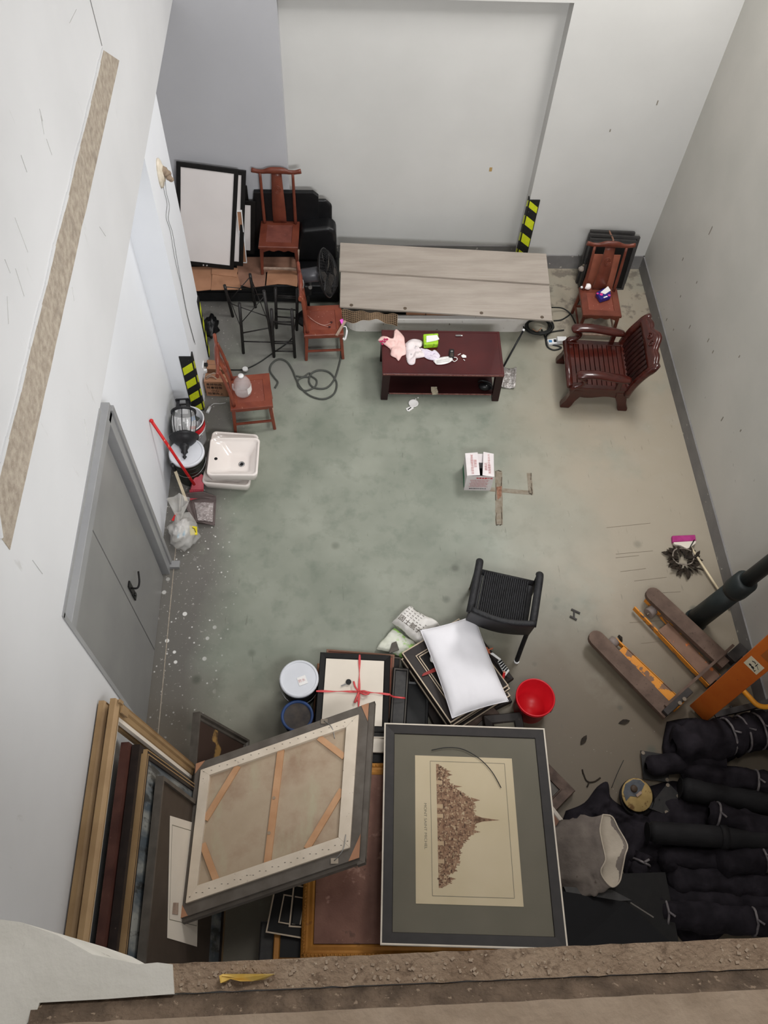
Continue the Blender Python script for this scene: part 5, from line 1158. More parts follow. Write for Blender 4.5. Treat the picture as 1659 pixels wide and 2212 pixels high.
# the back faces the camera: front of the seat is the far edge
c = sum(wc, Vector())/4; fx = ((wc[0]-wc[3])+(wc[1]-wc[2])); m = chair_pose(c, fx); m.translation = V(c.x, c.y, 0)
wk = thing('wicker_armchair', 'black woven wicker armchair facing away from the pillow and frame stacks', 'armchair', mat=m)
WW, WD, WH = .50, .46, .44
mb = MB(); mb.grid(12, 12, lambda u, v: V((u-.5)*(WW-.10), (v-.5)*WD, WH-.02*math.sin(math.pi*u)*math.sin(math.pi*v))); mb.build('seat', wick, wk, solid=.03)
mb = MB(); N_ = 22
for k in range(N_):
    x = (k/(N_-1)-.5)*(WW-.11)
    mb.tube([(x, (j/24-.5)*WD, WH+.017+.006*((j+k) % 2)-.02*math.sin(math.pi*(k+.5)/N_)*math.sin(math.pi*j/24)) for j in range(25)], .009, 5, .5)
w_ = mb.build('seat_weave', wick, wk); w_['kind'] = 'stuff'
def wb_(u, v):                       # curved woven back, seen almost edge on
    return V((u-.5)*(WW+.06-.02*v), WD/2+.02+.10*v+.04*math.sin(math.pi*u), WH-.04+.42*v)
mb = MB(); mb.grid(14, 8, wb_); mb.build('backrest', wick, wk, solid=.03)
mb = MB(); mb.tube([wb_(k/20, 1.0)+V(0,0,.01) for k in range(21)], .026, 10); mb.build('back_rim', wick, wk)
for sx in (-1, 1):
    x = sx*(WW/2+.02)
    pts = smooth_path([(x,-WD/2-.03,0),(x,-WD/2-.02,.40),(x,-WD/2-.01,.60),(x,-WD/2+.06,.655),(x,0,.66),(x,WD/2-.05,.66),(x,WD/2+.06,.64)], 6)
    mb = MB(); mb.tube(pts[12:], .034, 12, .8); mb.build('armrest', wick, wk)
    mb = MB(); mb.tube(pts[:14], .021, 10); mb.build('leg', wick, wk)
    mb = MB(); mb.tube(smooth_path([(x*.95,WD/2+.14,0),(x*.97,WD/2+.06,.22),(x*.98,WD/2+.02,.45),(x*.98,WD/2+.05,.64)],6), .021, 10); mb.build('leg', wick, wk)
    for y in (-WD/2-.03, WD/2+.14):
        mb = MB(); mb.tube([(x*(1 if y < 0 else .95), y, 0),(x*(1 if y < 0 else .95), y, .025)], .024, 10); mb.build('leg_cap', white_pl if y > 0 else scr_m, wk)
    mb = MB(); mb.box((sx*(WW/2-.02),0,WH-.03), (.05,WD,.05)); mb.build('seat_rail', wick, wk, bevel=.01)
mb = MB(); mb.tube([(-WW/2,-WD/2,WH-.01),(WW/2,-WD/2,WH-.01)], .028, 10); mb.build('front_rail', wick, wk)

def flat_frame(label, tl, tr, bl, z, mw, th, fm, pm, cat='picture frame', name='picture_frame', group=None, lines=None, tilt=(0,0,0), inset=.012, prof=None, rimm=None):
    """a framed picture lying on its back: corner pixels taken at heights z + tilt (tl, tr, bl); top face at z"""
    TL, TR, BL = at(*tl, z+tilt[0]), at(*tr, z+tilt[1]), at(*bl, z+tilt[2])
    M_ = pose(BL, BL+(TR-TL), TL); W_ = (TR-TL).length; H_ = ((TL-BL)-(TL-BL).project(TR-TL)).length
    if M_.col[2][2] < 0: M_ = pose(BL, BL+(TR-TL), TL)
    M_ = M_ @ Matrix.Translation((W_/2, H_/2, -th))
    t = thing(name, label, cat, mat=M_, group=group)
    mb = MB(); mb.mould(W_, H_, prof or [(0,0),(0,th*.86),(.006,th),(mw*.8,th*.9),(mw,th*.72),(mw,0)]); fo = mb.build('frame', fm, t)
    if rimm is not None:
        mb = MB(); mb.mould(W_+.002, H_+.002, [(0,th*.7),(0,th+.002),(.010,th+.002),(.010,th*.7)]); mb.build('edge_line', rimm, fo)
    for ins, m_ in (lines or []):
        mb = MB(); mb.mould(W_-2*ins, H_-2*ins, [(0,th*.6),(0,th+.0015),(.008,th+.0015),(.008,th*.6)]); mb.build('inlay_line', m_, fo)
    if pm is not None:
        mb = MB(); mb.box((0,0,th-inset-.004), (W_-2*mw+.006, H_-2*mw+.006, .008)); mb.build('picture', pm, t)
    return t, W_, H_, th
gold = mat('old gold moulding', (150,98,36), .45, (172,118,48), 6, metal=.25, bump=.1); layer(gold, 'noise', 12, .62, .7, (116,74,34), .7)
goldp = mat('pale gold moulding', (142,114,80), .5, (160,132,96), 5, metal=.1, bump=.06); layer(goldp, 'noise', 5, .55, .7, (150,120,78), .6)
silver_l = mat('silver gilt line', (176,160,140), .4, metal=.3); brn_f = mat('dark brown frame', (30,23,21), .5, (40,31,28), 14); layer(brn_f, 'noise', 30, .68, .72, (110,96,84), .6)
gry_f = mat('grey brown frame', (74,68,62), .5, (88,82,75), 12); dkp = mat('dark glazed picture', (20,18,18), .4, (30,27,26), 6, spec=.25)
wood_c = mat('carved dark wood', (72,56,48), .65, (96,78,68), 14, bump=.5, bscale=30)
ribbon = mat('red ribbon', (196,60,64), .5, (214,90,90), 20)
strw_c = mat('whitewashed stretcher', (196,186,174), .7, (206,196,184), 8)
# --- left stack: black frame with cream mat, tied with ribbon
gS = 'frames in the tied stack'
flat_frame('bottom black frame of the stack tied with red ribbon', (686,1440), (834,1446), (676,1590), .07, .06, .065, blkw, dkp, group=gS)
flat_frame('light wood frame sticking out left in the tied stack', (678,1432), (826,1440), (672,1585), .13, .03, .045, card_m, dkp, group=gS)
flat_frame('wooden picture sticking out at the far edge of the tied stack', (699,1401), (846,1413), (690,1540), .20, .02, .05, card_d, MATS['brown board'], group=gS)
flat_frame('black frame second from the top in the tied stack', (689,1418), (840,1428), (676,1575), .27, .05, .06, blkw, dkp, group=gS)
tS, W_, H_, th = flat_frame('top black frame with cream mat board and red ribbon, key lying on it', (692,1408), (844,1415), (679,1576), .335, .058, .055, blkw, cream, group=gS, inset=.008)
zS = .337
mb = MB()
K_ = at(775,1494,zS+.004)
for pth in ([(777,1414),(776,1494)],[(776,1494),(773,1575)],[(683,1493),(776,1494)],[(776,1493),(842,1500)]):
    A_, B_ = [at(u, v, zS+.004) for u, v in pth]; dirr = (B_-A_); nrm = dirr.cross(V(0,0,1)).normalized()*.009
    n = 10; mb.grid(n, 1, lambda u, v: P3(A_,B_,u)+nrm*(2*v-1)*(.7+.4*math.sin(u*9))+V(0,0,.003*math.sin(u*12)), False)
for pth in ([(776,1494,.0),(768,1485,.03),(764,1472,.02)],[(776,1494,.0),(788,1500,.025),(797,1497,.015),(786,1492,.02),(776,1494,0)],[(776,1494,.0),(771,1505,.02),(766,1518,.01),(772,1512,.01)],[(842,1500,0),(850,1505,-.05),(875,1508,-.08)]):
    mb.tube(smooth_path([at(u, v, zS+.006+z_) for u, v, z_ in pth],4), .008, 6, .3)
single(mb, 'red_ribbon', ribbon, 'red plastic ribbon tied crosswise round the cream mat frame stack', 'ribbon', solid=.001)
ky = thing('car_key', 'key with black bow lying on the cream mat board', 'key', at(752,1475,zS))
mb = MB(); mb.disc(at(753,1473,zS+.008), .024, 16, (0,0,1), .012); mb.build('bow', blk, ky, True, .003)
mb = MB(); mb.bar(at(749,1477,zS+.006), at(737,1482,zS+.005), .010, .003); mb.build('blade', steel_m, ky, True)
# frames between the two stacks
flat_frame('long black frame lying right of the tied stack, its side to the pillow stack', (842,1440), (878,1443), (838,1600), .24, .03, .06, blkw, gf, lines=[(.012, gry_f)])
flat_frame('grey edged frame peeping out far right of the tied stack', (842,1418), (866,1420), (840,1445), .19, .012, .03, gry_f, dkp)
flat_frame('flat black case on the floor between the two frame stacks', (872,1470), (925,1474), (868,1600), .10, .03, .06, blk, blk, cat='case', name='flat_case')
# --- right stack under the pillow, turned about thirty degrees
gP = 'gold lined frames under the pillow'
def pst(dx, dy, z, lab, lines=True, fm=brn_f):
    return flat_frame(lab, (872+dx,1408+dy), (995+dx,1334+dy), (973+dx,1562+dy), z, .10, .05, fm, dkp, group=gP, lines=[(.085, silver_l),(.105, silver_l)] if lines else None, rimm=silver_l)
flat_frame('broad dark board at the bottom of the pillow stack', (868,1430), (1020,1362), (950,1590), .05, .10, .05, brn_f, dkp, group=gP)
pst(4, 22, .12, 'lowest gold lined frame in the pillow stack', False)
pst(-2, 14, .19, 'third gold lined frame from the top in the pillow stack')
pst(3, 7, .26, 'second gold lined frame from the top in the pillow stack')
pst(0, 0, .325, 'top gold lined dark frame directly under the white pillow')
mb = MB(); A_, B_ = at(913,1458,.335), at(945,1444,.335); mb.grid(8, 1, lambda u, v: P3(A_,B_,u)+V(.004,.012,0)*(2*v-1)*(1+u), False); mb.tube([A_, at(902,1470,.2)], .006, 6, .4); single(mb, 'red_ribbon', mat('dark red ribbon', (140,44,40), .5), 'dark red ribbon tied round the frames under the pillow', 'ribbon', solid=.001)
# remote, card and red scrap between pillow and bucket
pz_ = .20
flat_frame('dark low frame under the pillow stack on the bucket side', (1040,1372), (1058,1360), (1092,1478), .16, .05, .05, brn_f, None, group=gP)
rmc = thing('remote_control', 'white remote control with dark buttons beside the pillow', 'remote', at(1085,1442,pz_))
a = [at(u, v, pz_+.03) for u, v in ((1075,1428),(1082,1424),(1101,1448),(1092,1460))]
mb = MB(); mb.slab(a, (0,0,-.024)); mb.build('remote_body', paper_m, rmc, True, .004)
for i in range(3):
    for j in range(5):
        q = P3(P3(a[0],a[1],.2+.3*i), P3(a[3],a[2],.2+.3*i), .12+.17*j); mb = MB(); mb.disc(q+V(0,0,.002), .009, 8, (0,0,1), .004); mb.build('button', blk, rmc, True)
mb = MB(); mb.slab([at(u, v, pz_+.03) for u, v in ((1058,1412),(1064,1410),(1082,1424),(1078,1426))], (0,0,.006)); single(mb, 'white_card', paper_m, 'white card strip just above the remote by the pillow', 'card')
mb = MB(); mb.bar(at(1090,1450,pz_+.04), at(1086,1468,pz_+.04), .022, .012); single(mb, 'red_lighter', redh, 'small red lighter lying on the remote by the pillow', 'lighter', bevel=.004)
mb = MB(); mb.slab([at(u, v, .17) for u, v in ((1046,1398),(1052,1400),(1060,1414),(1052,1412))], (0,0,.02)); mb.slab([at(u, v, .185) for u, v in ((1052,1404),(1065,1399),(1065,1402),(1053,1407))], (0,0,.006)); single(mb, 'orange_scrap', mat('orange scrap', (176,96,66), .6), 'small orange scrap beside the pillow edge', 'scrap')
# pillow
pil_m = mat('white pillow cotton', (226,224,228), .85, (234,232,236), 3, bump=.08, bscale=25)
PC = [at(u, v, .395) for u, v in ((920,1361),(1031,1329),(1089,1515),(967,1551))]
c = sum(PC, Vector())/4; xx = ((PC[1]-PC[0])+(PC[2]-PC[3])); yy2 = ((PC[0]-PC[3])+(PC[1]-PC[2])); PM = pose(V(c.x,c.y,.335), V(c.x,c.y,.335)+xx, V(c.x,c.y,.335)+yy2); pw, ph = xx.length/2, yy2.length/2
pt = thing('pillow', 'plump white pillow lying on the gold lined frame stack', 'pillow', mat=PM)
def pil(sg):
    def fn(u, v):
        x, y = 2*u-1, 2*v-1; e = max(0, (1-x**4))*max(0, (1-y**4)); pinch = 1-.10*(1-abs(x)**2.2)*(abs(y)**3)*.35; p2 = 1-.10*(1-abs(y)**2.2)*abs(x)**3*.5
        hgt = .075*(e**.5)*(1+.10*noise.noise(V(x*1.6,y*2.0,2.2)))+.004*noise.noise(V(x*4,y*3,1))*(e**.3)
        return V(x*pw*.5*p2*1.02, y*ph*.5*pinch*1.02, .055+(hgt if sg > 0 else -hgt*.7))
    return fn
mb = MB(); mb.grid(40, 40, pil(1)); mb.grid(40, 40, pil(-1)); mb.build('cover', pil_m, pt)
mb = MB(); g_ = pil(1); n = 40
for e_ in ([g_(k/n,0) for k in range(n+1)],[g_(k/n,1) for k in range(n+1)],[g_(0,k/n) for k in range(n+1)],[g_(1,k/n) for k in range(n+1)]): mb.tube(e_, .004, 5)
mb.build('seam', pil_m, pt)
lump('tissue_wad', paper_m, 'wad of white tissue poking out at the left side of the pillow', 'tissue', at(938,1420,.36), .045, (.8,1.3,.7), 4.0, .4)
# putty bags
bagw = mat('woven white bag', (216,212,206), .6, (228,224,220), 8, bump=.15, bscale=40); bagg = mat('green printed bag', (214,216,200), .6, (222,222,212), 6, bump=.15); layer(bagg, 'noise', 4.5, .50, .54, (150,200,90), .9)
def sack(name, m, label, px, z, th, seed, n=26, lm_=None):
    P = [at(u, v, z) for u, v in px]; c = sum(P, Vector())/4
    t = thing(name, label, 'bag', (c.x, c.y, 0))
    def top(sg):
        def fn(u, v):
            p = P3(P3(P[0],P[1],u), P3(P[3],P[2],u), v); x, y = 2*u-1, 2*v-1; e = max(0,(1-x**4))*max(0,(1-y**6))
            w_ = noise.noise(V(p.x*9+seed, p.y*9, seed)); h_ = th*e**.5*(1+.35*w_)+.012*noise.noise(V(p.x*30, p.y*30, seed))
            return V(p.x+.02*w_, p.y+.02*noise.noise(V(p.y*8,p.x*8,seed)), max(.004, z+(h_ if sg > 0 else -min(z-.004, h_))))
        return fn
    mb = MB(); mb.grid(n, n, top(1)); mb.grid(n, n, top(-1)); mb.build('bag_skin', m, t, True)
    return t, P
sb2, P = sack('putty_bag', bagg, 'white and green printed bag under the white putty bag', [(812,1400),(848,1356),(915,1398),(880,1424)], .05, .05, 3.0)
sb1, P = sack('putty_bag', bagw, 'white printed putty bag lying behind the pillow stack', [(846,1345),(884,1309),(950,1352),(914,1396)], .13, .085, 6.0)
c = (P[0]+P[3])/2; d_ = (P[3]-P[0]).normalized()
text('固士腻子粉', sb1, .062, Matrix.Translation(-sb1.location)@flatM(P3(P[0],P[3],.5)+V(.045,.035,.095), math.atan2(d_.y, d_.x)), MATS['crack dark'])
for k in range(4):
    q = P3(P3(P[0],P[1],.50+.12*k), P3(P[3],P[2],.42+.12*k), .45)+V(0,0,.092); mb = MB()
    for j in range(7): mb.bar(q+d_*(j*.035-.12), q+d_*(j*.035-.10), .004, .003)
    mb.build('print_line', gry_f, sb1, True)
mb = MB(); mb.slab([at(u, v, .10) for u, v in ((841,1412),(846,1390),(856,1386),(862,1404))], (0,0,.01)); single(mb, 'grey_flap', gry_f, 'dark grey flap at the mouth of the green bag', 'flap')
# grey lidded pail and blue lidded pail
lc = at(646,1466,.36)
gp = pail('paint_pail', 'black paint pail with grey white lid and small label, left of the tied stack', V(lc.x, lc.y, 0), .158, .36, blk, lid_w)
M_ = flatM(at(653,1470,.366), .35); 
mb = MB(); mb.M = M_; mb.box((0,0,.001), (.075,.075,.002)); lbx = mb.build('lid_label', paper_m, gp, True)
text('防水', gp, .03, Matrix.Translation(-gp.location)@flatM(at(652,1470,.3695), .35), fadedink)
lc = at(642,1546,.30)
bp_ = pail('paint_pail', 'black pail with dirty blue rim standing nearer than the grey lidded one', V(lc.x, lc.y, 0), .125, .30, blk, None, handle=False)
blue_d = mat('dirty blue plastic', (36,60,104), .5, (44,70,118), 12); mb = MB(); mb.lathe([(.127,.27),(.135,.275),(.137,.297),(.133,.303),(.117,.303),(.112,.29)], 32, V(lc.x,lc.y,0)); mb.build('blue_rim', blue_d, bp_, True)
mb = MB(); mb.lathe([(0,.285),(.05,.287),(.117,.29)], 32, V(lc.x,lc.y,0)); mb.build('dark_lid', mat('dirty lid', (44,42,44), .6, (70,62,56), 12), bp_, True)
# ------------------------------------------------------------------ the big print on top of the near stack
TLp, TRp, BLp = at(822,1562,.555), at(1165,1574,.555), at(822,2040,.765)
PM = pose(BLp, BLp+(TRp-TLp), TLp); bw = (at(1228,2042,.765)-BLp).length; bw = (bw+(TRp-TLp).length)/2; bh = ((TLp-BLp)-(TLp-BLp).project(TRp-TLp)).length
PM = PM@Matrix.Translation((bw/2, bh/2, -.035))
bpz = thing('framed_print', 'large dark framed engraving of a spired rock town, lying on the near frames', 'framed print', mat=PM)
mat_g = mat('grey green mat board', (98,93,79), .6, (104,98,84), 3); fr_d = mat('charcoal frame', (30,25,24), .5, (37,32,30), 12, stretch=(1,1,1)); pale_e = mat('pale frame edge', (196,186,172), .5)
mb = MB(); mb.mould(bw, bh, [(0,0),(0,.036),(.008,.038),(.078,.030),(.082,.024),(.082,0)]); fo = mb.build('frame', fr_d, bpz)
mb = MB(); mb.mould(bw+.004, bh+.004, [(0,.012),(0,.040),(.011,.040),(.011,.012)]); mb.build('pale_edge', pale_e, fo)
mb = MB(); mb.box((0,0,.016), (bw-.15, bh-.15, .008)); mb.build('mat_board', mat_g, bpz)
def inv_uv(u, v): p = None; n_ = PM.to_3x3().col[2]; o_ = PM@V(0,0,.022); d = ray(u, v); q = EYE+d*((o_-EYE).dot(n_)/d.dot(n_)); return PM.inverted()@q
sh_ = [inv_uv(*p) for p in ((894,1632),(1101,1638),(1136,1957),(901,1954))]
sx0 = (sh_[0].x+sh_[3].x)/2; sx1 = (sh_[1].x+sh_[2].x)/2; sy0 = (sh_[3].y+sh_[2].y)/2; sy1 = (sh_[0].y+sh_[1].y)/2
print_p = mat('yellowed print paper', (196,180,148), .6, (204,188,158), 2); ink_b = mat('sepia ink', (128,96,74), .8, (164,132,106), 34, lo=.3, hi=.7); layer(ink_b, 'noise', 60, .5, .62, (96,70,54), .8); layer(ink_b, 'noise', 25, .6, .68, (206,188,156), .7)
grn_l = mat('grey print line', (120,114,98), .7)
mb = MB(); mb.box(((sx0+sx1)/2, (sy0+sy1)/2, .0215), (sx1-sx0, sy1-sy0, .003)); sheet_o = mb.build('print_sheet', print_p, bpz)
pwx, phy = sx1-sx0, sy1-sy0; pcx, pcy = (sx0+sx1)/2, (sy0+sy1)/2
mb = MB(); bl_ = (.135, .065, .05, .035)
def rect_line(x0, x1, y0, y1, w_):
    for a, b in (((x0,y0),(x1,y0)),((x1,y0),(x1,y1)),((x1,y1),(x0,y1)),((x0,y1),(x0,y0))): mb.bar((a[0],a[1],.0235), (b[0],b[1],.0235), w_, .0008)
rect_line(sx0+pwx*.155, sx1-pwx*.08, sy0+phy*.05, sy1-phy*.04, .004); mb.build('border_line', grn_l, sheet_o)
# a hill town rising to a spire: its base along the left, its top toward the right (the sheet lies on its side)
random.seed(3); prof = []; NN = 150
def hill(t): # height (0..1) along the town, t from the far end to the near end
    pts = [(0,.05),(.02,.10),(.06,.19),(.10,.17),(.14,.20),(.20,.30),(.25,.44),(.30,.58),(.36,.60),(.42,.60),(.46,.62),(.50,.60),(.54,.58),(.58,.54),(.62,.47),(.66,.40),(.70,.36),(.76,.33),(.82,.30),(.87,.26),(.90,.14),(.94,.20),(.97,.16),(1,.02)]
    for (a, h0), (b, h1) in zip(pts[:-1], pts[1:]):
        if a <= t <= b: return h0+(h1-h0)*(t-a)/(b-a)
    return 0
x_b = sx0+pwx*.215; hmax = pwx*.62; y_t, y_e = sy1-phy*.06, sy0+phy*.10
for k in range(NN+1):
    t = k/NN; h = hill(t)+random.choice((0,0,.012,.03,-.015)); prof.append((x_b+hmax*max(.01,h), y_t+(y_e-y_t)*t))
poly = [(x_b, y_t)]+prof+[(x_b, y_e)]
mb = MB()
for k in range(NN): mb.add([(x_b,prof[k][1],.0234),(prof[k][0],prof[k][1],.0234),(prof[k][0],prof[k+1][1],.0234),(x_b,prof[k+1][1],.0234)], [(0,1,2,3)])
def spire(t, h0, h1, w_): y = y_t+(y_e-y_t)*t; mb.add([(x_b+hmax*h0,y-w_,.0236),(x_b+hmax*h0,y+w_,.0236),(x_b+hmax*h1,y,.0236)], [(0,1,2)])
spire(.46,.58,1.0,.022); spire(.46,.60,.80,.034); spire(.30,.55,.70,.02); spire(.09,.16,.27,.016); spire(.93,.18,.27,.012); spire(.06,.16,.25,.01); spire(.19,.28,.42,.012); spire(.56,.56,.68,.014)
hl = mb.build('engraving', ink_b, sheet_o)
mb = MB(); ink_d = mat('dark sepia ink', (92,68,54), .8); ink_l = mat('pale sepia ink', (178,154,124), .8)
mb2 = MB()
for k in range(420):
    t = random.uniform(.02,.98); hh = hill(t)*random.uniform(.02,.96); y = y_t+(y_e-y_t)*t; x = x_b+hmax*hh
    w_ = random.uniform(.003,.012); l_ = random.uniform(.004,.022)
    (mb if k % 2 else mb2).box((x, y, .0239), (w_, l_, .0006) if k % 3 else (l_, w_, .0006))
for tt in (.16,.36,.44,.66,.80): # round towers on the rampart
    y = y_t+(y_e-y_t)*tt; mb2.box((x_b+.05*hmax, y, .0241), (.10*hmax, .03, .0006)); mb.box((x_b+.105*hmax, y, .0243), (.008, .04, .0006))
mb.build('engraving_dark', ink_d, hl)['kind'] = 'stuff'; mb2.build('engraving_light', ink_l, hl)['kind'] = 'stuff'
text('MONT SAINT MICHEL', sheet_o, .028, Matrix.Translation((sx0+pwx*.098, pcy, .0235))@Matrix.Rotation(-math.pi/2, 4, 'Z'), MATS['grey print line'], sx=1.25)
glz = mat('picture glass', (60,60,60), .12, (60,60,60), 2, alpha=.03, spec=.3)
mb = MB(); mb.box((0,0,.0262), (bw-.16, bh-.16, .0016)); mb.build('glass', glz, bpz)
mb = MB(); mb.tube(smooth_path([PM@V(p.x,p.y,.034) for p in [inv_uv(*q) for q in ((932,1622),(965,1616),(1000,1620),(1035,1640),(1062,1668),(1082,1703))]],5), .0035, 6); single(mb, 'bent_wire', cable_m, 'thin bent wire lying across the glass of the big print', 'wire')
# ------------------------------------------------------------------ other frames of the near stack
paint_b = mat('flaked brown painting', (98,64,52), .6, (120,84,70), 5, bump=.2); layer(paint_b, 'noise', 9, .60, .66, (160,124,108), .6); layer(paint_b, 'noise', 5, .62, .68, (52,36,30), .8)
gN = 'frames lying in the near stack'
t_, W_, H_, th = flat_frame('gold framed brown flaking painting lying under the big print', (655,1646), (1130,1650), (648,2070), .50, .095, .07, gold, paint_b, group=gN, prof=[(0,0),(0,.055),(.008,.065),(.030,.068),(.034,.058),(.05,.052),(.072,.058),(.088,.05),(.095,.038),(.095,0)])
mb = MB()
for k in range(60):
    f_ = k/60
    for sy in (-1, 1): mb.sphere((-W_/2+.02+(W_-.04)*f_, sy*(H_/2-.020), .066), .011, 6, 4, (1,1,.6))
    for sx in (-1, 1): mb.sphere((sx*(W_/2-.020), -H_/2+.02+(H_-.04)*f_, .066), .011, 6, 4, (1,1,.6))
mb.build('beading', gold, t_)['kind'] = 'stuff'
flat_frame('small orange gold frame with dark picture, near left of the large gold one', (592,1900), (700,1900), (588,2085), .36, .05, .05, gold, dkp, group=gN)
flat_frame('black frame with silver lines, largest of three beside the gold frame', (600,1905), (690,1920), (574,2014), .425, .085, .03, blkw, dkp, group=gN, lines=[(.075, silver_l)], rimm=silver_l, tilt=(0,0,0))
flat_frame('smaller black frame with a silver line beside the gold frame', (630,1900), (700,1905), (624,2002), .434, .02, .03, blkw, dkp, group=gN, rimm=silver_l)
flat_frame('grey board standing nearest the sill left of gold frames', (555,1990), (590,1990), (555,2110), .30, .01, .03, gf, gf, cat='board', name='grey_board')
flat_frame('white card between the black boards beside the big print', (780,1590), (840,1592), (782,1624), .42, .008, .02, cream, cream, cat='card', name='white_card')
flat_frame('black board beneath the white card beside the big print', (775,1575), (860,1578), (776,1650), .38, .02, .04, blkw, dkp, group=gN)
flat_frame('large dark carved frame lying on the floor right of the big print', (1040,1500), (1230,1694), (860,1690), .09, .10, .08, wood_c, MATS['grey brown frame'], lines=[(.085, wood_c)])
flat_frame('dark carved frame with grey picture just below the pillow stack', (1015,1548), (1098,1540), (1060,1640), .16, .085, .06, brn_f, mat_g)
flat_frame('stretched canvas with a white edge, corner showing right of big print', (1118,1641), (1226,1782), (995,1749), .16, .035, .04, strw_c, card_d, cat='canvas', name='stretched_canvas')
flat_frame('dark framed board below the white edged canvas by the sack', (1180,1760), (1235,1790), (1150,1860), .12, .03, .05, blkw, blkw, group=gN)
for k, (z_, lb) in enumerate(((.10,'lowest hidden dark board carrying the near stack'),(.20,'second dark board carrying the near stack'),(.30,'third dark board carrying the near stack'),(.40,'fourth dark board carrying the near stack'))):
    flat_frame(lb, (690+6*k,1700), (1080,1706), (690+5*k,2062), z_, .06, .09, brn_f, dkp, group='dark boards under the gold frame')
# ------------------------------------------------------------------ big canvas seen from the back, leaning over everything
CT = dict(TL=at(424,1650,.92), TR=at(797,1519,1.10), BR=at(776,1853,1.22), BL=at(386,1985,1.04))
cvn = thing('canvas_painting', 'large framed canvas lying face down, bare stretcher bars showing', 'canvas', (CT['TL']+CT['BR'])/2-V(0,0,.12))
nC = ((CT['TR']-CT['TL']).cross(CT['BL']-CT['TL'])).normalized(); nC = nC if nC.z > 0 else -nC
def cpt(s, t, h=0): return P3(P3(CT['TL'],CT['TR'],s), P3(CT['BL'],CT['BR'],s), t)+nC*h
def quad_bar(name, m, q, h0, h1, par=cvn, bevel=0):
    mb = MB(); mb.slab([cpt(s, t, h0) for s, t in q], nC*(h1-h0)); return mb.build(name, m, par, True, bevel)
gyb = mat('grey moulding back', (84,77,70), .6, (98,91,84), 10); strw = mat('pale stretcher wood', (198,184,166), .7, (210,197,180), 6); layer(strw, 'noise', 34, .67, .70, (130,116,104), .8)
barw = mat('bare pine bar', (176,132,96), .7, (190,148,112), 8); linen = mat('stained linen', (166,148,126), .85, (182,165,143), 3); layer(linen, 'noise', 3.0, .45, .68, (140,112,90), .75); layer(linen, 'noise', 2.0, .55, .7, (172,166,140), .6, (3,1,1)); layer(linen, 'noise', 40, .72, .74, (70,56,46), .8)
s0, s1, t0, t1 = .035, .945, .065, .925
for q in (((0,0),(1,0),(s1,t0),(s0,t0)), ((1,0),(1,1),(s1,t1),(s1,t0)), ((1,1),(0,1),(s0,t1),(s1,t1)), ((0,1),(0,0),(s0,t0),(s0,t1))): quad_bar('frame', gyb, q, -.055, 0)
for q in (((.985,-.012),(1.03,-.012),(1.03,1.03),(.985,1.03)),): quad_bar('front_moulding', gyb, q, -.085, -.03)
for q in (((-.005,1.0),(1.03,1.0),(1.03,1.02),(-.005,1.02)), ((-.01,-.015),(1.03,-.015),(1.03,0),(-.01,0)), ((-.015,-.015),(0,-.015),(0,1.02),(-.015,1.02))): quad_bar('front_moulding', MATS['grey moulding back'], q, -.085, -.03)
i0, i1, j0, j1 = s0+.055, s1-.07, t0+.06, t1-.085
quad_bar('linen', linen, ((s0+.01,t0+.01),(s1-.01,t0+.01),(s1-.01,t1-.01),(s0+.01,t1-.01)), -.015, -.008)
for q in (((s0,t0),(s1,t0),(i1,j0),(i0,j0)), ((s1,t0),(s1,t1),(i1,j1),(i1,j0)), ((s1,t1),(s0,t1),(i0,j1),(i1,j1)), ((s0,t1),(s0,t0),(i0,j0),(i0,j1))): quad_bar('stretcher_bar', strw, q, -.02, .020, bevel=.002)
quad_bar('centre_bar', barw, ((.475,j0),(.515,j0),(.495,j1),(.455,j1)), -.008, .008)
for a, b, w_ in (((i1-.16,j0),(i1,j0+.20),.035), ((i0,j0+.30),(i0+.16,j0),.035), ((i0,j1-.26),(i0+.10,j1),.03), ((i1-.18,j1),(i1,j1-.30),.03)):
    pa, pb_ = cpt(*a, .002), cpt(*b, .002); mb = MB(); mb.bar(pa, pb_, .045, .012, nC); mb.build('corner_brace', barw, cvn, True)
for tri in (((.955,.0),(1.0,0),(1.0,.13)), ((0,.0),(.05,0),(0,.07)), ((0,1),(0,.90),(.05,1)), ((1,1),(.94,1),(1,.86))): quad_bar('corner_block', card_m, tri, 0, .006)
for (s_, t_) in ((.74,.02),(.86,.97)):
    mb = MB(); q = cpt(s_, t_, .002); mb.box(q, (.05,.035,.012)); hk = mb.build('hanger_plate', scr_m, cvn, True); mb = MB(); mb.tube(smooth_path([q+nC*.01, q+V(.06,-.06 if t_ < .5 else .06,.02)+nC*.02, q+V(.08,-.14 if t_ < .5 else .16,.0)+nC*.02],5), .003, 5); mb.build('hanger_wire', steel_m, hk, True)
mb = MB()
for k in range(26): q = cpt(s0+.02+.035*k, t1-.03-.012*(k % 2), .0215); mb.box(q, (.010,.003,.002))
for k in range(20): q = cpt(s0+.02+.045*k, t0+.022+.01*(k % 2), .0215); mb.box(q, (.009,.003,.002))
mb.build('tacks', gry_f, cvn, True)['kind'] = 'stuff'
for s_, t_ in ((.47,.44),(.46,.66)):
    mb = MB(); mb.disc(cpt(s_+.01, t_, .010), .012, 10, nC, .003); mb.build('wood_knot', MATS['brown clay stub'], cvn, True)
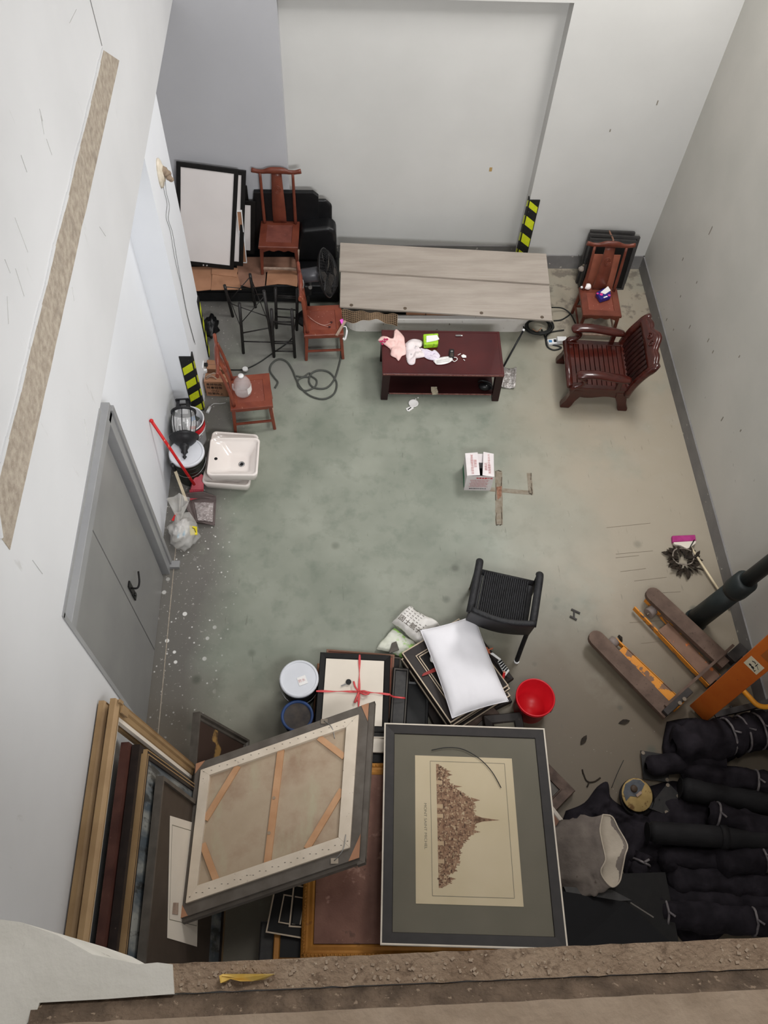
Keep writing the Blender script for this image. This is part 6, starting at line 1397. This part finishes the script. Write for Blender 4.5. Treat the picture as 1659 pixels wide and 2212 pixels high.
# ------------------------------------------------------------------ frames leaning on the left wall
def wall_lean(name, label, T1, q, y_near, mw, th, fm, pm=None, prof=None, group=None, panel_at=.5, z_foot=.003):
    """frame whose far top corner is T1 and whose far side runs down through point q to the floor; the top edge runs level to y_near"""
    T1 = Vector(T1); q = Vector(q); q.y = T1.y; B = T1+(q-T1)*((T1.z-z_foot)/(T1.z-q.z)); H_ = (T1-B).length; W_ = T1.y-y_near
    M_ = pose(V(B.x,y_near,B.z), B, V(T1.x,y_near,T1.z))      # x along +Y (near to far), y up the slope, z out to the room?
    if M_.col[2][0] < 0: pass
    M_ = M_@Matrix.Translation((W_/2, H_/2, 0))
    t = thing(name, label, 'picture frame', mat=M_, group=group)
    sg = 1 if M_.to_3x3().col[2].x > 0 else -1
    pr = prof or [(0,-th/2),(0,th/2),(mw,th/2),(mw,-th/2)]
    pr = [(a, b*sg) for a, b in pr]
    mb = MB(); mb.mould(W_, H_, pr); fo = mb.build('frame', fm, t)
    if pm is not None: mb = MB(); mb.box((0,0,0), (W_-2*mw+.01, H_-2*mw+.01, .008)); mb.build('picture', pm, t)
    return t, W_, H_, sg, fo
gL = 'frames leaning on the left wall'
yn = .14
gprof = [(0,-.025),(0,.008),(.008,.020),(.015,.013),(.024,.026),(.042,.024),(.052,.012),(.080,.010),(.088,.002),(.088,-.025)]
T1 = atx(226,1513,XU+.045); Q = aty(408,1660,T1.y)
wall_lean('picture_frame', 'empty gilt frame at the back, flat against the left wall', T1+V(-.01,0,0), Q+V(-.03,0,0), yn, .088, .05, goldp, None, gprof, gL)
T1 = atx(247,1508,XU+.115); Q = aty(413,1648,T1.y)
tg_, W_, H_, sg, fo = wall_lean('picture_frame', 'empty gilt frame with torn corner, in front of the other gilt one', T1, Q, yn, .088, .05, goldp, None, gprof, gL)
mb = MB(); mb.mould(W_-.176+.006, H_-.176+.006, [(0,-.03),(0,.004*sg),(.022,.0),(.022,-.03)]); mb.build('sight_edge', cream, fo)
mb = MB(); mb.box((W_/2-.05, H_/2-.10, .03*sg), (.05,.10,.012)); mb.box((W_/2-.02, H_/2-.02, .035*sg), (.02,.05,.012)); mb.build('torn_corner', goldp, fo)
red_bf = mat('red brown frame edge', (66,38,32), .5, (84,52,44), 8); layer(red_bf, 'noise', 20, .66, .72, (130,96,84), .5)
nG = V(.985,0,.17).normalized()
Tb = V(-1.24,1.50,1.93)
wall_lean('picture_frame', 'dark red brown frame, first inside the gilt frames', at(270,1603,1.95), aty(300,1625,at(270,1603,1.95).y), yn, .07, .05, red_bf, dkp, None, gL)
wall_lean('picture_frame', 'narrow black frame in front of the dark red brown one', at(294,1608,1.92), aty(324,1630,at(294,1608,1.92).y), yn, .04, .05, brn_f, blkw, None, gL)
sky_p = mat('stormy sky painting', (84,92,98), .45, (150,150,144), 3.5, lo=.42, hi=.62, stretch=(2.2,.6,1)); layer(sky_p, 'noise', 4, .52, .6, (52,50,46), .8, (3,.8,1)); layer(sky_p, 'noise', 20, .6, .68, (170,166,156), .4)
T1 = at(312,1619,1.86); Q = aty(410,1690,T1.y)
tk, W_, H_, sg, fo = wall_lean('picture_frame', 'gold striped dark frame holding a stormy sky painting, left wall', T1, Q, yn, .05, .036, brn_f, sky_p, None, gL)
for ins, m_ in ((0,goldp),(.022,goldp)):
    mb = MB(); mb.mould(W_-2*ins+.002, H_-2*ins+.002, [(0,-.019),(0,.0205),(.007,.0205),(.007,-.019)]); mb.build('gold_stripe', m_, fo)
T1 = at(345,1676,1.70); Q = aty(412,1727,T1.y)
tk, W_, H_, sg, fo = wall_lean('picture_frame', 'grey edged frame with brown mat and a white print, foremost on the left wall', T1, Q, yn, .025, .05, gry_f, mat('dark brown mat', (64,54,46), .6), None, gL)
FI = Matrix.LocRotScale(tk.location, tk.rotation_euler, tk.scale); nF = FI.to_3x3().col[2]*sg
def on_pic(u, v, off=.006): o_ = FI.translation+nF*off; d = ray(u, v); return EYE+d*((o_-EYE).dot(nF)/d.dot(nF))
mb = MB(); mb.slab([on_pic(*p) for p in ((367,1762),(432,1782),(425,2045),(361,2026))], nF*.002); ps_ = mb.build('print_sheet', cream, tk, True)
mb = MB(); q = [on_pic(*p, .0085) for p in ((372,1782),(432,1800),(425,2000),(366,1986))]
for a, b in zip(q, q[1:]+q[:1]): mb.bar(a, b, .004, .001, nF)
mb.build('print_line', grn_l, ps_, True)
mb = MB(); mb.slab([on_pic(*p, .009) for p in ((374,1950),(385,1950),(384,1976),(372,1974))], nF*.003); mb.build('label_tag', worn_m, tk, True)
# dark frame with a torn gold brown picture, leaning just behind the canvas
torn = mat('torn gilt paper', (150,116,66), .7, (58,42,34), 3, lo=.40, hi=.43)
T1 = at(424,1538,.80); Q = aty(530,1598,T1.y)
tk, W_, H_, sg, fo = wall_lean('picture_frame', 'dark frame with a torn gilt and brown picture behind the canvas', T1, Q, T1.y-.75, .05, .06, gry_f, torn, [(0,-.03),(0,.03),(.02,.03),(.03,.012),(.05,.012),(.06,-.005),(.06,-.03)])
# ------------------------------------------------------------------ black rolls, rags, disc, sack and case at the near right
bkc = mat('black cloth wrap', (25,22,26), .85, (41,37,42), 7, bump=.4, bscale=30, spec=.15); bkc2 = mat('black tube cloth', (26,25,26), .7, (33,32,33), 5, bump=.1, spec=.2); grt = mat('grey cloth tie', (80,75,77), .8, (120,114,114), 20)
def roll(label, pa, pb, r, z0, z1, m=bkc, wr_=.25, seed=1.0, ties=(), collar=None, ext=None):
    A_, B_ = at(*pa, z0), at(*pb, z1); d_ = (B_-A_); L_ = d_.length; d_.normalize()
    t = thing('cloth_roll', label, 'roll', (A_.x, A_.y, max(0, A_.z-r)), group='black cloth rolls'); n = max(24, int(L_/.025)); sg = 22
    a_ = d_.cross(V(0,0,1)).normalized(); b_ = a_.cross(d_).normalized()
    def fn(u, v):
        q = 2*math.pi*v; s_ = u*L_
        k = 1+wr_*(noise.noise(V(s_*7+seed, math.cos(q)*1.2, math.sin(q)*1.2+seed))+.5*noise.noise(V(s_*16, math.cos(q)*2.5+seed, math.sin(q)*2.5)))
        for tt in ties: k *= 1-.22*math.exp(-((u-tt)*L_/.02)**2)
        e = min(1, .35+.65*math.sqrt(max(0, min(1, u*L_/.05))))
        return P3(A_,B_,u)+a_*(math.cos(q)*r*k*e)+b_*(math.sin(q)*r*k*e)
    mb = MB(); mb.grid(n, sg, fn); mb.build('cloth', m, t, True)
    for tt in ties:
        mb = MB(); w_ = .014; pts = [P3(A_,B_,tt+random.uniform(-.004,.004))+a_*(math.cos(q)*r*.93)+b_*(math.sin(q)*r*.93) for q in [2*math.pi*k/20 for k in range(21)]]
        mb.tube(pts, .010, 6, 1, False); mb.tube([P3(A_,B_,tt)+b_*r*1.0, P3(A_,B_,tt)+b_*r*1.15+a_*.03+d_*.04], .009, 6, .5); mb.build('tie', grt, t, True)
    if collar is not None:
        mb = MB(); q = P3(A_,B_,collar); mb.tube([q-d_*.03, q+d_*.03], r*1.12, 20); mb.build('collar', gry_f if False else bkc2, t, True)
    if wr_ < .1:
        mb = MB(); mb.tube([A_+d_*.0, A_+d_*.004], r*.9, 20); mb.build('end_cap', bkc2, t, True)
    return t
roll('bulky black cloth roll with several grey ties, nearest the stacker', (1455,1612), (1664,1574), .165, .17, .17, bkc, .3, 1.0, (.55,.70,.86))
roll('short stubby black cloth roll behind the black metal plate', (1395,1655), (1560,1640), .085, .12, .12, bkc, .18, 2.0)
roll('dark grey cloth roll below the bulky tied one', (1470,1662), (1672,1695), .10, .10, .14, bkc, .3, 3.0, (.8,))
roll('smooth black cloth roll third from the stacker', (1468,1702), (1672,1740), .095, .10, .12, bkc2, .08, 4.0)
roll('crumpled black roll with a torn grey tie, middle of the pile', (1530,1756), (1672,1798), .11, .20, .20, bkc, .35, 5.0, (.12,))
roll('smooth long black tube with a collar, middle of the pile', (1398,1797), (1678,1816), .085, .22, .22, bkc2, .03, 6.0, (), .58)
roll('loosely wrapped black roll below the collared tube', (1545,1870), (1676,1846), .115, .16, .16, bkc, .3, 7.0, (.75,))
roll('low black roll second from the sill', (1440,1905), (1676,1920), .11, .11, .12, bkc, .28, 8.0)
roll('black cloth roll with pale knotted tie nearest the sill', (1420,1972), (1676,1995), .11, .16, .16, bkc, .22, 9.0, (.06,.80))
roll('thin black roll lying deep between the middle rolls', (1420,1850), (1590,1870), .10, .10, .10, bkc, .3, 10.0)
roll('black roll lying deep between the two lowest rolls', (1390,1940), (1660,1955), .11, .10, .10, bkc, .3, 13.0)
roll('short black roll bent upright beside the grey sack', (1372,1905), (1392,1845), .07, .10, .14, bkc, .35, 11.0, (.7,))
def rag(label, px, z, amp, seed, m=bkc, name='black_rag'):
    return cloth(name, px, z, m, label, 'rag', amp, seed, .006, 14, 'black rags')
rag('ragged black cloth between the rusty disc and the sack', [(1222,1752),(1262,1735),(1290,1700),(1312,1690),(1318,1722),(1350,1745),(1400,1760),(1420,1800),(1390,1870),(1360,1900),(1320,1830),(1290,1770),(1240,1790),(1212,1790)], .0, .06, 3.3)
rag('black cloth heaped at the left ends of the lower rolls', [(1345,1850),(1400,1820),(1470,1860),(1520,1900),(1500,1960),(1420,1985),(1370,1950),(1350,1905)], .0, .09, 6.1)
rag('torn black cloth draped at the stacker end of the rolls', [(1440,1560),(1500,1552),(1570,1575),(1600,1620),(1560,1650),(1480,1650),(1432,1630)], .02, .12, 9.2)
rag('black cloth under the stubby roll and the disc', [(1400,1700),(1480,1690),(1640,1760),(1640,1900),(1560,2020),(1480,2040),(1400,1900),(1390,1790)], .0, .05, 12.4)
# black metal plates with bolt holes
def plate(label, px, z):
    P = [at(u, v, z) for u, v in px]; mb = MB(); mb.slab(P, (0,0,-.012)); o = single(mb, 'metal_plate', blkm, label, 'plate', 'black metal plates')
    c = sum(P, Vector())/len(P)
    for p in P[:3]:
        mb = MB(); mb.disc(P3(p, c, .16)+V(0,0,.002), .016, 12, (0,0,1), .004); mb.build('bolt_hole', scr_m, o, True)
    return o
plate('square black metal plate with bolt holes left of the stubby roll', [(1384,1621),(1442,1630),(1446,1690),(1390,1682)], .04)
plate('black metal plate with bolt hole right of the rusty disc', [(1443,1690),(1470,1718),(1440,1760),(1400,1745)], .05)
# rusty disc
ds = thing('lamp_disc', 'round rusty yellow disc with a blue grey crust and knob', 'disc', at(1376,1716,.0))
yr = mat('rusty yellow enamel', (160,134,84), .7, (178,152,100), 10); layer(yr, 'noise', 14, .55, .62, (104,72,40), .85); layer(yr, 'noise', 30, .62, .68, (70,48,30), .8)
c = at(1377,1717,.10); nD = V(.1,-.15,1).normalized(); DM = Matrix.Translation(c)@nD.to_track_quat('Z','Y').to_matrix().to_4x4()
mb = MB(); mb.M = DM; mb.lathe([(0,.0),(.13,0),(.135,-.008),(.125,-.02),(0,-.02)], 40); mb.build('disc_plate', yr, ds, True)
mb = MB(); mb.M = DM; mb.lathe([(0,-.05),(.15,-.05),(.155,-.03),(.14,-.02)], 36, (-.005,-.02,0)); mb.build('under_plate', blkm, ds, True)
mb = MB(); mb.M = DM; mb.slab([(-.115,.02,.001),(-.06,.03,.001),(-.02,-.005,.001),(.04,.0,.001),(.11,.03,.001),(.10,.075,.001),(.05,.115,.001),(-.03,.125,.001),(-.09,.085,.001)], (0,0,.004)); mb.build('crust', mat('blue grey crust', (74,78,84), .7, (92,94,98), 20), ds, True)
mb = MB(); mb.M = DM; mb.lathe([(0,.022),(.022,.022),(.028,.016),(.032,.004)], 20, (.005,.055,0)); mb.build('knob', mat('brown knob', (70,56,44), .6), ds, True)
mb = MB(); mb.M = DM; mb.box((.01,.0,.008), (.055,.02,.012)); mb.build('pale_tab', worn_m, ds, True)
# grey sack with an open crumpled mouth
sk_m = mat('dusty grey sack', (98,89,83), .85, (122,112,104), 6, bump=.7, bscale=14); layer(sk_m, 'noise', 12, .66, .7, (70,58,50), .7); sk_i = mat('sack lining', (172,160,144), .85, (186,174,158), 6, bump=.2, bscale=30)
cA, cB = at(1262,1850,.24), at(1312,1838,.46); cA.z = .23
sko = thing('open_sack', 'crumpled grey paper sack with its open mouth turned to the right', 'sack', V(cA.x+.05, cA.y, .05))
mouth = [at(u, v, z) for u, v, z in ((1302,1760,.44),(1322,1764,.46),(1336,1790,.48),(1355,1825,.50),(1350,1848,.50),(1344,1880,.46),(1338,1905,.44),(1322,1916,.42),(1304,1898,.42),(1298,1880,.44),(1308,1858,.46),(1304,1835,.47),(1299,1812,.47),(1296,1790,.46))]
mring = smooth_path(mouth+[mouth[0]], 4)[:-1]; nm_ = len(mring); mc = sum(mring, Vector())/nm_
ax_s = V(-.80,-.12,-.45).normalized()
def sackf(u, v):
    p = mring[round(u*nm_) % nm_]; rel = p-mc
    s_ = v; rad = 1+.16*math.sin(min(1,s_*1.25)*math.pi*.62)-.02; rad *= math.sqrt(max(0, 1-max(0,(s_-.45)/.55)**2.2))
    q = mc+V(-.02,0,-.02)+ax_s*(.50*s_)+rel.lerp(rel-ax_s*rel.dot(ax_s), min(1, s_*2.5))*rad*(1+(.12*noise.noise(V(u*9,s_*6,2))+.07*noise.noise(V(u*24,s_*14,5)))*min(1,s_*4)) + V(0,0,-.02*s_)
    q.z = max(.055, q.z); return q if s_ > 0 else p
mb = MB(); mb.grid(nm_, 18, sackf, True, True); mb.build('sack_skin', sk_m, sko, True, solid=.004)
def inn_(u, v):
    p = mring[round(u*nm_) % nm_]; q = p.lerp(mc+ax_s*.34, v); return q+ (V(.004,0,-.004) if v > 0 else V(0,0,0))+V(0,0,.012*noise.noise(V(u*8,v*5,1))*v)
mb = MB(); mb.grid(nm_, 8, inn_, True, True); mb.build('sack_lining', sk_i, sko, True)
mb = MB(); mb.tube(mring+[mring[0]], .006, 6, 1, False); mb.build('rolled_rim', sk_i, sko, True)
# black flat case near the sill
P = [at(u, v, z) for u, v, z in ((1215,1925,.30),(1352,1948,.30),(1482,2064,.44),(1225,2062,.44))]
mb = MB(); mb.slab(P, (0,0,-.02)); cs = single(mb, 'flat_case', mat('black board', (11,10,12), .6, (15,14,16), 5, spec=.15), 'black flat board lying nearest the sill right of the big print', 'board')
mb = MB(); mb.bar(at(1235,2060,.447), at(1450,2060,.447), .012, .012); mb.bar(at(1450,2060,.447), at(1482,2063,.447), .03, .014); mb.build('chipped_edge', barw, cs, True)
mb = MB(); mb.bar(at(1362,1950,.315), at(1412,1982,.36), .01, .008); mb.build('light_edge', gry_f, cs, True)
P = [at(u, v, .30) for u, v in ((1218,1915),(1322,1922),(1365,1945),(1232,1950))]
mb = MB(); mb.slab(P, (0,0,-.05)); single(mb, 'grey_board', gf, 'dark grey board under the open sack', 'board')
mb = MB(); mb.box((at(1330,2000,.2).x, .62, .12), (.9,.55,.22)); single(mb, 'black_crate', blkw, 'low black crate under the black flat board by the sill', 'crate')
